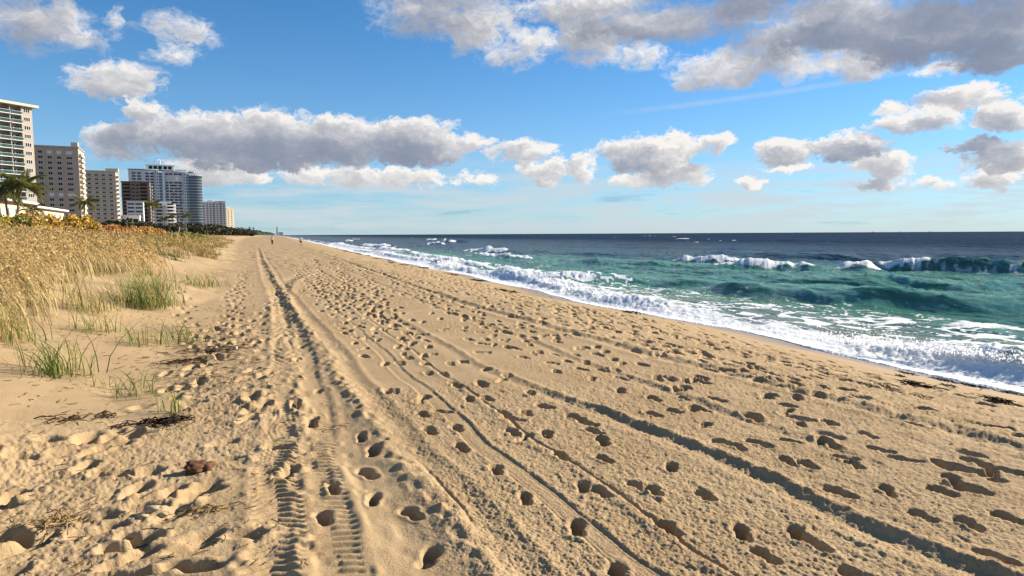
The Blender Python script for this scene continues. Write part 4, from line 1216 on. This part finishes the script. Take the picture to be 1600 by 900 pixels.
def shrub(name, path, n_, w, h, palette, lab, cat, size=.11, seed=0, group=None, mat_='leaf', clump=26, low=.05):
    r_ = np.random.default_rng(seed+500)
    p0 = path[0]
    root = empty(name, (p0[0], p0[1], ground(*p0)))
    tag(root, lab, cat, group)
    path = np.array(path); seg = np.linalg.norm(np.diff(path, axis=0), axis=1); cum = np.concatenate([[0], np.cumsum(seg)])
    nb = clump
    t_ = np.sort(r_.uniform(0, cum[-1], nb))
    bc = np.stack([np.interp(t_, cum, path[:, 0])+r_.normal(0, w*.35, nb), np.interp(t_, cum, path[:, 1])+r_.normal(0, w*.35, nb)], -1)
    bz = land_z(bc[:, 0], bc[:, 1])
    bh = h*r_.uniform(.55, 1.15, nb); bw = w*r_.uniform(.5, .9, nb)
    pick = r_.integers(0, nb, n_)
    d = r_.normal(0, 1, (n_, 3)); d /= np.linalg.norm(d, axis=1)[:, None]
    d *= r_.uniform(.45, 1.0, n_)[:, None]**.5
    P = np.stack([bc[pick, 0]+d[:, 0]*bw[pick], bc[pick, 1]+d[:, 1]*bw[pick], bz[pick]+bh[pick]*(.5+.5*d[:, 2])+low], -1)
    pal = np.array(palette)
    tint = pal[(r_.integers(0, len(pal), nb)[pick] + (r_.random(n_) < .45)*r_.integers(0, len(pal), n_)) % len(pal)]*r_.uniform(.6, 1.35, n_)[:, None]
    P = P - np.array(root.location)
    V, C, T = leaves(P, size*r_.uniform(.6, 1.25, n_), tint, r_)
    grass_object('foliage', V, C, T, M[mat_], root)['kind'] = 'stuff'
    bm = bmesh.new()
    v_, f_ = [], []
    for k in range(0, nb, max(1, nb//12)):
        c_ = np.array([bc[k, 0], bc[k, 1], bz[k]])-np.array(root.location)
        for j in range(3):
            e = c_+np.array([r_.normal(0, bw[k]*.5), r_.normal(0, bw[k]*.5), bh[k]*.7])
            m0 = len(v_)
            for p, q in ((c_+[0, 0, -.1], .035), ((c_+e)/2+r_.normal(0, .08, 3), .025), (e, .01)):
                v_ += [tuple(p+np.array([q*h*.6*math.cos(a), q*h*.6*math.sin(a), 0])) for a in (0, 2.1, 4.2)]
            for i in range(2):
                for a in range(3): f_.append((m0+3*i+a, m0+3*i+(a+1) % 3, m0+3*i+3+(a+1) % 3, m0+3*i+3+a))
    bm.free()
    me = bpy.data.meshes.new('branches'); me.from_pydata(v_, [], f_); me.update(); me.materials.append(M['wood'])
    o_ = link('branches', me, root); o_['kind'] = 'stuff'
    return root


YEL, ORG, RED = (.55, .36, .05), (.48, .22, .05), (.34, .11, .05)
LG, DG = (.16, .22, .04), (.05, .09, .02)
shrub('sea_grape_hedge', [(-27, 66), (-23.6, 72), (-21.0, 75.5)], 8500, 1.5, 1.75, [LG, DG, DG, LG, LG, YEL], 'green sea grape hedge with yellow leaves before the beach house', 'hedge', .12, 1)
shrub('sea_grape_hedge', [(-20.8, 75.5), (-18.4, 80), (-16.5, 84)], 7500, 1.4, 2.1, [YEL, YEL, ORG, LG, STRAW*1.1], 'golden yellow sea grape hedge, middle stretch of the hedge', 'hedge', .12, 2)
shrub('sea_grape_hedge', [(-16.4, 84), (-14.4, 92), (-12.4, 100)], 6500, 1.2, 1.3, [ORG, YEL, RED, STRAW, ORG], 'orange and reddish hedge end tapering towards the towers', 'hedge', .12, 3)
shrub('green_bush', [(-13.5, 112), (-11, 118), (-9.4, 124)], 4000, 1.3, .75, [LG, LG, DG, (.2, .26, .05)], 'bright green low bush in the grass below the white tower', 'bush', .11, 4)

# dark scrub along the back of the beach, to the far end of the dune
DK = [(.020, .025, .010), (.028, .034, .013), (.014, .019, .008), (.045, .046, .018)]
far_path = [(-52, 250), (-40, 275), (-38, 320), (-34, 380), (-30, 450), (-24, 560), (-18, 640), (-11, 740), (-8, 790)]
vs_, cs_, ts_, ofs_ = [], [], [], 0
r_ = np.random.default_rng(77)
fp = np.array(far_path); cum = np.concatenate([[0], np.cumsum(np.linalg.norm(np.diff(fp, axis=0), axis=1))])
for k in range(240):
    t_ = r_.uniform(0, cum[-1])
    cx, cy = np.interp(t_, cum, fp[:, 0])+r_.normal(-3, 5), np.interp(t_, cum, fp[:, 1])+r_.normal(0, 5)
    hh = 1.2*r_.uniform(1.6, 4.8)*(1.0+.5*sstep(np.array(cy), 330, 600)) * (.65 if r_.random() < .4 else 1) * (1-.35*float(sstep(np.array(cy), 640, 790)))
    ww = hh*r_.uniform(.6, .95); m_ = 170
    d = r_.normal(0, 1, (m_, 3)); d /= np.linalg.norm(d, axis=1)[:, None]; d *= r_.uniform(.5, 1, m_)[:, None]**.4
    P = np.stack([cx+d[:, 0]*ww, cy+d[:, 1]*ww, land_z(np.array([cx]), np.array([cy]))[0]+hh*(.5+.5*d[:, 2])], -1)
    tint = np.array(DK)[r_.integers(0, 4, m_)]*r_.uniform(.6, 1.5, m_)[:, None]
    V, C, T = leaves(P, r_.uniform(.35, .75, m_)*(.7+hh*.06), tint, r_, sides=5)
    vs_.append(V); cs_.append(C); ts_.append(T+ofs_); ofs_ += len(V)
g = grass_object('coastal_scrub', np.concatenate(vs_), np.concatenate(cs_), np.concatenate(ts_), M['leaf'])
tag(g, 'dark coastal scrub and trees massed at the foot of the towers', 'scrub', kind='stuff')


# palms
def frond_mesh(name, L, r_, droop, dry=0.0, leaflets=30):
    """feather frond along +x, drooping; rachis plus two rows of leaflets"""
    V, C, T = [], [], []
    pts = []
    for i in range(9):
        t_ = i/8
        pts.append(np.array([L*(t_-.12*droop*t_**2), 0, L*(.42*t_-droop*t_**2*.75)]))
    gcol = np.array([.12, .145, .03])*(1-dry)+np.array([.30, .20, .07])*dry
    for i in range(8):
        w = .035*(1-i/9)*L/3
        k = len(V)
        V += [pts[i]+[0, w, 0], pts[i]-[0, w, 0], pts[i+1]-[0, w*.8, 0], pts[i+1]+[0, w*.8, 0]]
        C += [np.array([.22, .20, .07])]*4; T += [(k, k+1, k+2), (k, k+2, k+3)]
    for j in range(leaflets):
        t_ = .14+.86*j/leaflets
        p = np.array([np.interp(t_, np.linspace(0, 1, 9), [q[c] for q in pts]) for c in range(3)])
        p2 = np.array([np.interp(min(t_+.03, 1), np.linspace(0, 1, 9), [q[c] for q in pts]) for c in range(3)])
        tg = (p2-p); tg /= np.linalg.norm(tg)+1e-9
        ll = L*.27*math.sin(math.pi*min(1, .18+t_*.80))**.7
        for sd_ in (-1, 1):
            d = tg*.65+np.array([0, sd_*.85, -.18-.30*r_.random()]); d /= np.linalg.norm(d)
            e = p+d*ll+np.array([0, 0, -.22*ll]); w = np.cross(d, [0, 0, 1]); w = w/(np.linalg.norm(w)+1e-9)*.036*L/3*1.6
            k = len(V); cc = gcol*r_.uniform(.6, 1.5)
            m_ = p+d*ll*.55
            V += [p, m_+w, e, m_-w]; C += [cc]*4; T += [(k, k+1, k+2), (k, k+2, k+3)]
    me = mesh_np(name, np.array(V), np.array(T), smooth=False); cattr(me, 'tint', np.array(C)); me.materials.append(M['palm'])
    return me


def palm(x, y, h, bend, nf, L, lab, seed, stems=1, shade=1.0, spread=1.0):
    r_ = random.Random(seed); rn = np.random.default_rng(seed)
    root = empty('palm_tree', (x, y, ground(x, y)-.15)); tag(root, lab, 'palm tree')
    fm = [frond_mesh('frond', L*f, rn, d, dr, 24) for f, d, dr in ((1.0, .55, 0), (.95, .85, .1), (.9, 1.15, .25), (.8, .35, 0))]
    for st in range(stems):
        bx, by = bend if st == 0 else (-bend[0]*.35+.1, bend[1]-.3)
        hh = h*(1 if st == 0 else .86)
        ox = 0 if st == 0 else -.9
        pts = [(ox+bx*t_*t_*1.0+.0, by*t_*t_, hh*t_) for t_ in np.linspace(0, 1, 9)]
        tr = link('trunk', tube_mesh('trunk', pts, [.26, .2, .17, .155, .15, .145, .14, .14, .16], 8), root)
        tr.data.materials.append(M['trunk'])
        top = Vector(pts[-1])
        cr = link('crown_shaft', dome_mesh('crown_shaft', (0, 0, -.25), .24, .7, 8, 4), root, top); cr.data.materials.append(M['trunk'])
        for k in range(nf):
            e = fm[r_.choice((0, 0, 1, 1, 2, 3))] if k > nf*.3 else fm[2]
            f = link('frond', e, root, top)
            lift = (k/nf)*1.0-.25
            f.rotation_euler = (r_.uniform(-.25, .25), -lift*spread+r_.uniform(-.15, .15), k*2.4+r_.uniform(-.3, .3))
    return root


palm(-31.4, 114.5, 7.0, (1.0, 0), 20, 4.0, 'tall double-stemmed coconut palm before the cream beach house', 1, 2)
palm(-29.6, 115.5, 3.6, (-.1, .2), 10, 2.2, 'short young palm right beside the double-stemmed palm', 2)
palm(-35.4, 175, 7.2, (.3, 0), 15, 3.6, 'dark palm standing before the taupe tower', 3)
palm(-36.6, 292.5, 11.6, (.2, 0), 17, 4.2, 'slender tall palm before the brown block', 4)
palm(-37.4, 335.5, 7.0, (.2, 0), 13, 3.2, 'left small palm below the terraced white building', 5)
palm(-33.8, 334.5, 8.4, (-.1, 0), 14, 3.4, 'middle small palm below the terraced white building', 6)
palm(-28.6, 333.0, 8.8, (.1, 0), 14, 3.6, 'right small palm before the foot of the blue tower', 7)
shrub('green_bush', [(-47, 178), (-44, 180)], 2600, 2.2, 4.2, [DG, LG, DG, (.04, .07, .02)], 'rounded green bush left before the taupe tower', 'bush', .22, 21, clump=8)
shrub('green_bush', [(-41, 178), (-38, 179)], 2400, 2.2, 3.4, [DG, LG, DG, (.04, .07, .02)], 'rounded green bush between the house wing and the dark palm', 'bush', .22, 22, clump=8)
shrub('dark_bush', [(-34.0, 178), (-24.5, 190), (-23, 205)], 4200, 2.0, 2.6, DK, 'dark bushes behind the hedge before the cream block', 'bush', .22, 23, clump=16)
# bleached driftwood fork standing in the grass
t = empty('dead_branch', (-9.6, 98.0, ground(-9.6, 98.0))); tag(t, 'pale forked dead branch standing up from the grass', 'branch')
M['bleached'] = plain('bleached_wood', (.50, .40, .28), .85, .15, 8)
link('fork', tube_mesh('fork', [(0, 0, -.1), (.1, 0, .5), (.35, .1, 1.15), (.4, .1, 1.6)], [.07, .07, .06, .02], 6), t).data.materials.append(M['bleached'])
link('fork', tube_mesh('fork', [(.05, 0, .35), (-.25, .05, .75), (-.62, .1, 1.15)], [.055, .05, .02], 6), t).data.materials.append(M['bleached'])

# ------------------------------------------------------------------ wrack, husk and litter on the sand
sand_tree = None
def sand_height(x, y):
    """height of the finished sand sheet"""
    global sand_tree
    if sand_tree is None:
        dg_ = bpy.context.evaluated_depsgraph_get()
        sand_tree = beach.evaluated_get(dg_)
    hit, loc, nor, idx = sand_tree.ray_cast(Vector((x, y, 5)), Vector((0, 0, -1)))
    return loc.z if hit else ground(x, y)


M['weed'] = plain('dry_seaweed', (.075, .040, .018), .9, .35, 14)
M['weed_dark'] = plain('dark_seaweed', (.030, .017, .010), .85, .35, 14)
M['straw'] = plain('dry_stalks', (.26, .17, .07), .9, .3, 14)


def weed(x, y, n_, rad, lab, m_='weed', ang=0.0, flat=3.0, seed=0, thick=.004, cat='seaweed', name='seaweed_clump', h=.05):
    r_ = random.Random(seed+900)
    root = empty(name, (x, y, sand_height(x, y))); tag(root, lab, cat)
    V, F = [], []
    for k in range(n_):
        a = ang+r_.gauss(0, .55); L = r_.uniform(.25, .9)*rad
        cx, cy = r_.gauss(0, rad*.42), r_.gauss(0, rad*.42/flat)
        cx, cy = cx*math.cos(ang)-cy*math.sin(ang), cx*math.sin(ang)+cy*math.cos(ang)
        z0 = sand_height(x+cx, y+cy)-root.location.z
        pts = []
        for i in range(5):
            t_ = i/4-.5
            pts.append(Vector((cx+math.cos(a)*L*t_, cy+math.sin(a)*L*t_, z0+.004+h*r_.random()*(1-abs(t_)))))
            a += r_.gauss(0, .45)
        m0 = len(V); q = thick*r_.uniform(.6, 1.8)
        for p in pts:
            V += [(p.x+q, p.y, p.z), (p.x-q*.5, p.y+q*.9, p.z), (p.x, p.y, p.z+q*1.4)]
        for i in range(4):
            for j in range(3): F.append((m0+3*i+j, m0+3*i+(j+1) % 3, m0+3*i+3+(j+1) % 3, m0+3*i+3+j))
    me = bpy.data.meshes.new('strands'); me.from_pydata(V, [], F); me.update(); me.materials.append(M[m_])
    o_ = link('strands', me, root); o_['kind'] = 'stuff'
    return root


# coconut husk
def lump_mesh(name, r0, sc, seed, n=3, rough_=.25, fibre=0.0):
    bm = bmesh.new(); bmesh.ops.create_icosphere(bm, subdivisions=n, radius=r0)
    rs_ = np.random.default_rng(seed); ph_ = rs_.uniform(0, 6, 12)
    for v in bm.verts:
        c = v.co.normalized()
        k = 1+rough_*(.5*math.sin(3*c.x+ph_[0])*math.sin(4*c.y+ph_[1])+.35*math.sin(7*c.z+ph_[2])*math.sin(6*c.x+ph_[3])+.25*math.sin(13*c.y+ph_[4])*math.sin(11*c.z+ph_[5])) + fibre*math.sin(26*math.atan2(c.y, c.z)+3*c.x)
        v.co = Vector((c.x*sc[0], c.y*sc[1], c.z*sc[2]))*r0*k
    for f in bm.faces: f.smooth = True
    me = bpy.data.meshes.new(name); bm.to_mesh(me); bm.free(); return me


M['husk'] = plain('coconut_husk', (.12, .058, .03), .95, .35, 22, bump=.7)
M['sandstone'] = plain('sand_crust', (.42, .32, .20), .95, .15, 15, bump=.5)
hx, hy = -.49, 5.66
t = empty('coconut_husk', (hx, hy, sand_height(hx, hy)+.035), .6); tag(t, 'reddish brown weathered coconut husk lying left of the tyre tracks', 'coconut husk')
link('shell', lump_mesh('shell', .070, (1.15, .82, .72), 4, 4, .38, .035), t, m=None).data.materials.append(M['husk'])
sh_ = link('torn_end', lump_mesh('torn_end', .05, (1.1, .9, .7), 9, 3, .6, .05), t, (.075, -.02, -.01)); sh_.data.materials.append(M['husk'])



weed(-.86, 7.15, 45, .42, 'dark tangled heap of dry seaweed left of the tyre tracks', 'weed_dark', .2, 2.6, 1, .0045, h=.07)
weed(-1.60, 7.4, 20, .34, 'thin reddish twigs of weed on the smooth sand at far left', 'weed', .3, 3.2, 2, .004)
weed(-1.24, 4.92, 46, .26, 'star-shaped tuft of dry brown stalks in the lower left sand', 'straw', 1.0, 1.0, 3, .0028, 'dry stalks', 'dry_stalks', .06)
weed(-.36, 4.80, 40, .24, 'straw-coloured stalks lying below the coconut husk', 'straw', .1, 3.2, 4, .0022, 'dry stalks', 'dry_stalks', .03)
weed(-.57, 11.4, 30, .62, 'brown weed mat by the white bottle cap at the dune foot', 'weed', .2, 2.2, 5, .004)
weed(-.95, 10.5, 30, .45, 'brown weed patch left of the mat with the white cap', 'weed', .4, 2.2, 6, .004)
weed(.67, 6.5, 12, .28, 'few straw stalks lying across the right tyre tread', 'straw', .1, 2.5, 8, .002, 'dry stalks', 'dry_stalks', .015)
WR = [(10.98, 8.93, 16, .30, 'topmost dark weed scrap near the waterline'), (11.18, 8.41, 20, .34, 'long dark weed strip just below the white swash'), (11.22, 7.89, 24, .36, 'thickest dark weed strand close to the swash edge'), (9.82, 8.13, 14, .28, 'left dark weed scrap on the smooth wet slope'),
      (9.74, 7.17, 10, .22, 'small brown weed scrap between the wrack heap and swash'), (11.14, 7.23, 18, .36, 'reddish weed strip at the right edge below the swash'), (8.60, 6.84, 40, .50, 'large dark wrack heap at the end of the trampled sand'), (8.76, 5.80, 26, .42, 'dark wrack heap near the right edge of the trampled sand'), (8.69, 5.52, 24, .40, 'reddish brown wrack heap at the right picture edge')]
for i, (x, y, n_, r_, lab) in enumerate(WR):
    weed(x, y, n_, r_, lab, 'weed' if 'reddish' in lab or 'brown weed' in lab else 'weed_dark', 1.1+.25*(i % 3), 3.2, 20+i, .0045, h=.035)
# the wrack line running away along the beach, one broken mass
wl = empty('wrack_line', (10, 22, ground(10, 22)))
tag(wl, 'broken dark line of seaweed running away along the waterline', 'seaweed', kind='stuff')
for i in range(16):
    y = 20+i*6.2+random.uniform(-2, 2)
    x = float(shore_u(np.array([y]))[0])-random.uniform(1.6, 2.8)
    o_ = weed(x, y, 14, random.uniform(.6, 1.5), None, 'weed_dark', 1.57, 4.0, 60+i, .010, h=.06, cat=None)
    for ch_ in list(o_.children):
        ch_.parent = wl; ch_.location = o_.location-wl.location
    bpy.data.objects.remove(o_)
# scraps of dead plant strewn over the sand by the dune
r_ = random.Random(41); V, F = [], []
for k in range(1500):
    if k < 900:
        y = 3.2+r_.random()**1.6*16; x = r_.uniform(-3.0, .2)
    else:
        y = r_.uniform(8.5, 14); x = r_.gauss(-.7, .45)
    if float(dune_edge(np.array([y]))[0])-x > .8: continue
    z = sand_height(x, y)+.003; a = r_.uniform(0, 3.14); L = r_.uniform(.012, .055)*(1.6 if k > 900 else 1); q = r_.uniform(.0015, .004); m0 = len(V)
    for t_ in (-1, -.2, .5, 1):
        bx, by = x+math.cos(a)*L*t_, y+math.sin(a)*L*t_; a += r_.gauss(0, .25)
        zz = z+r_.uniform(0, .01)
        V += [(bx-math.sin(a)*q, by+math.cos(a)*q, zz), (bx+math.sin(a)*q, by-math.cos(a)*q, zz), (bx, by, zz+q*1.5)]
    for i in range(3):
        for j in range(3): F.append((m0+3*i+j, m0+3*i+(j+1) % 3, m0+3*i+3+(j+1) % 3, m0+3*i+3+j))
me = bpy.data.meshes.new('plant_litter'); me.from_pydata(V, [], F); me.update(); me.materials.append(M['weed'])
tag(link('plant_litter', me), 'scattered brown scraps of dead plants on the sand by the dune', 'plant litter', kind='stuff')
# small litter
M['green_leaf'] = plain('green_leaf', (.16, .20, .04), .5, .2, 20)
M['orange_leaf'] = plain('orange_leaf', (.40, .16, .04), .6, .2, 20)
M['cap'] = plain('white_plastic', (.78, .78, .74), .4, .03, 20)


def leaf(x, y, L, rz, m_, lab):
    V, F = [], []
    for i in range(7):
        t_ = i/6; w = L*.24*math.sin(math.pi*min(1, t_*.96+.03)); zz = .25*L*t_*(1-t_)+.01
        V += [(L*(t_-.5), -w, zz+w*.35), (L*(t_-.5), 0, zz), (L*(t_-.5), w, zz+w*.35)]
    for i in range(6):
        for j in range(2): F.append((3*i+j, 3*i+3+j, 3*i+4+j, 3*i+1+j))
    me = bpy.data.meshes.new('fallen_leaf'); me.from_pydata(V, [], F); me.update(); me.materials.append(M[m_])
    o_ = link('fallen_leaf', me, None, (x, y, sand_height(x, y)+.004)); o_.rotation_euler.z = rz
    md = o_.modifiers.new('thickness', 'SOLIDIFY'); md.thickness = .0015
    tag(o_, lab, 'leaf')


leaf(.13, 6.20, .10, .3, 'green_leaf', 'yellowish green leaf lying on the left tyre tread')
leaf(10.37, 7.18, .16, .6, 'orange_leaf', 'small orange leaf on the smooth sand near the swash')
t = empty('bottle_cap', (-.34, 11.35, sand_height(-.34, 11.35))); tag(t, 'small white plastic bottle cap on brown weed at the dune foot', 'bottle cap')
bm = bmesh.new()
bmesh.ops.create_cone(bm, cap_ends=True, segments=20, radius1=.018, radius2=.016, depth=.05)
bmesh.ops.bevel(bm, geom=[e for e in bm.edges if e.calc_face_angle(0) > 1], offset=.003, segments=2, affect='EDGES')
me = bpy.data.meshes.new('cap_body'); bm.to_mesh(me); bm.free(); me.materials.append(M['cap'])
link('cap_body', me, t, (0, 0, .03))
for k in range(3):
    x, y = [(-.69, 4.9), (-.62, 4.86), (-.74, 4.84)][k]
    o_ = link('sand_clod', lump_mesh('sand_clod', .035*(1.2, .8, .9)[k], (1.3, .8, .6), 30+k, 3, .5), None, (x, y, sand_height(x, y)+.008)); o_.data.materials.append(M['sandstone'])
    tag(o_, ('largest crusted sand clod below the husk', 'small crusted sand clod, right one of three', 'crusted sand clod, left one of three')[k], 'sand clod', 'crusted sand clods')

# ------------------------------------------------------------------ two walkers
M['skin'] = plain('skin', (.42, .25, .17), .6, .05, 5)
M['shirt'] = plain('white_shirt', (.80, .80, .80), .85, .04, 6)
M['shorts'] = plain('dark_shorts', (.03, .032, .04), .9, .1, 6)
M['hair'] = plain('dark_hair', (.025, .018, .014), .7, .2, 20)


def skin_mesh(name, verts, edges, radii_, root, parent, m_, sub=2):
    me = bpy.data.meshes.new(name); me.from_pydata(verts, edges, []); me.update()
    o_ = link(name, me, parent); me.materials.append(m_)
    md = o_.modifiers.new('skin', 'SKIN')
    md.use_smooth_shade = True
    sk = me.skin_vertices[0] if me.skin_vertices else None
    if sk is None:
        bpy.context.view_layer.objects.active = o_
    for i, r_ in enumerate(radii_):
        me.skin_vertices[0].data[i].radius = r_ if isinstance(r_, tuple) else (r_, r_)
        me.skin_vertices[0].data[i].use_root = (i == root)
    s_ = o_.modifiers.new('smooth', 'SUBSURF'); s_.levels = sub; s_.render_levels = sub
    return o_


def person(x, y, rz, lab, flip=1, hat=False, long_=False):
    root = empty('person', (x, y, sand_height(x, y)-.01), rz); tag(root, lab, 'person', 'people walking on the far beach')
    # walking away along +y: left leg forward, right leg back, arms swinging
    f = flip
    J = dict(pel=(0, 0, .93), wai=(0, .01, 1.08), che=(0, .02, 1.28), nec=(0, .03, 1.46), hd0=(0, .045, 1.54), hd1=(0, .055, 1.64), hd2=(0, .04, 1.71),
             hl=(-.10, 0, .90), kl=(-.11, .16*f, .50), al=(-.11, .10*f, .10), fl=(-.11, .14*f, .04), tl=(-.12, .27*f if f > 0 else -.06, .035),
             hr=(.10, 0, .90), kr=(.11, -.03*f, .49), ar=(.11, -.24*f, .13), fr=(.11, -.25*f, .07), tr=(.12, -.12*f, .03),
             sl=(-.19, .02, 1.40), el=(-.25, -.09*f, 1.14), wl=(-.25, -.06*f, .90), nl=(-.25, -.02*f, .80),
             sr=(.19, .02, 1.40), er=(.25, .08*f, 1.14), wr=(.25, .20*f, .94), nr=(.24, .25*f, .86))
    rad = dict(pel=(.16, .11), wai=(.135, .095), che=(.165, .11), nec=.058, hd0=.062, hd1=(.078, .095), hd2=(.062, .078), hl=.085, kl=.056, al=.038, fl=.042, tl=(.042, .026), hr=.085, kr=.056, ar=.038, fr=.042, tr=(.042, .026),
               sl=.058, el=.042, wl=.030, nl=(.038, .022), sr=.058, er=.042, wr=.030, nr=(.038, .022))
    E = [('pel', 'wai'), ('wai', 'che'), ('che', 'nec'), ('nec', 'hd0'), ('hd0', 'hd1'), ('hd1', 'hd2'), ('pel', 'hl'), ('hl', 'kl'), ('kl', 'al'), ('al', 'fl'), ('fl', 'tl'), ('pel', 'hr'), ('hr', 'kr'), ('kr', 'ar'), ('ar', 'fr'), ('fr', 'tr'),
         ('che', 'sl'), ('sl', 'el'), ('el', 'wl'), ('wl', 'nl'), ('che', 'sr'), ('sr', 'er'), ('er', 'wr'), ('wr', 'nr')]
    ks = list(J)
    skin_mesh('body', [J[k] for k in ks], [(ks.index(a), ks.index(b_)) for a, b_ in E], [rad[k] for k in ks], 0, root, M['skin'])
    def mid(a, b_, t_): return tuple(p*(1-t_)+q*t_ for p, q in zip(J[a], J[b_]))
    S_ = [J['pel'], J['wai'], J['che'], (0, .03, 1.42), J['sl'], mid('sl', 'el', .75), J['sr'], mid('sr', 'er', .75)]
    skin_mesh('shirt', S_, [(0, 1), (1, 2), (2, 3), (2, 4), (4, 5), (2, 6), (6, 7)], [(.185, .135), (.17, .125), (.19, .132), .085, .078, .066, .078, .066], 0, root, M['shirt'])
    kn = 1.0 if long_ else .72
    S_ = [(0, 0, .97), J['pel'], J['hl'], mid('hl', 'kl', kn), J['hr'], mid('hr', 'kr', kn)]
    ed = [(0, 1), (1, 2), (2, 3), (1, 4), (4, 5)]; rd = [(.165, .118), (.172, .122), .105, .086, .105, .086]
    if long_:
        S_ += [mid('kl', 'al', .9), mid('kr', 'ar', .9)]; ed += [(3, 6), (5, 7)]; rd += [.062, .062]
    skin_mesh('trousers' if long_ else 'shorts', S_, ed, rd, 0, root, M['shorts'])
    o_ = link('hair', dome_mesh('hair', (0, .03, 1.62), .092, .125, 12, 5), root); o_.data.materials.append(M['hair'])
    return root


person(2.75, 130.5, R(-14), 'person in white shirt and dark trousers walking in mid beach', 1, long_=True)
person(6.95, 118.3, R(4), 'person in white shirt and dark shorts walking near the water', -1)

# ------------------------------------------------------------------ spray thrown up by the breakers
m, n, b, o = mat('spray', (.92, .93, .93), .5, 0, .3)
tr = n.new('ShaderNodeBsdfTranslucent'); tr.inputs[0].default_value = (.95, .95, .95, 1)
ms = n.new('ShaderNodeMixShader'); ms.inputs[0].default_value = .55
n.put(ms.inputs[1], b.outputs[0]); n.put(ms.inputs[2], tr.outputs[0]); m.node_tree.links.new(ms.outputs[0], o.inputs['Surface'])
M['spray'] = m
r_ = np.random.default_rng(31)
pts, sz = [], []
def burst(x0, y0, x1, y1, n_, h, s0):
    t_ = r_.random(n_)
    k = r_.integers(0, 14, n_)/14+r_.normal(0, .02, n_)
    t_ = np.where(r_.random(n_) < .6, np.clip(k, 0, 1), t_)
    hh = np.abs(r_.normal(0, .45, n_))*h*(.5+.8*np.abs(np.sin(t_*23+x0)))
    x = x0+(x1-x0)*t_+r_.normal(0, .14, n_)-.25*hh; y = y0+(y1-y0)*t_+r_.normal(0, .14, n_)
    pts.append(np.stack([x, y, SEA_Z+.18+hh], -1)); sz.append(np.exp(r_.normal(math.log(s0), .5, n_))*(1.1-.6*np.clip(hh/h, 0, 1)))
burst(12.9, 13.0, 14.2, 9.8, 2200, .26, .013)
burst(14.2, 9.8, 14.8, 6.5, 2200, .26, .013)
burst(14.7, 35, 13.7, 25, 900, .28, .022)
burst(15.0, 58, 14.9, 52, 400, .7, .04)
P = np.concatenate(pts); s_ = np.concatenate(sz)
fl_ = r_.normal(0, 1.0, (len(P), 6, 3))
V = (P[:, None]+fl_*s_[:, None, None]).reshape(-1, 3)
tri = np.array([(0, 1, 2), (3, 4, 5)])
T = (np.arange(len(P))[:, None, None]*6+tri[None]).reshape(-1, 3)
me = mesh_np('sea_spray', V, T, smooth=False); me.materials.append(M['spray'])
tag(link('sea_spray', me), 'white spray drops flung up over the breaking shore waves', 'spray', kind='stuff')
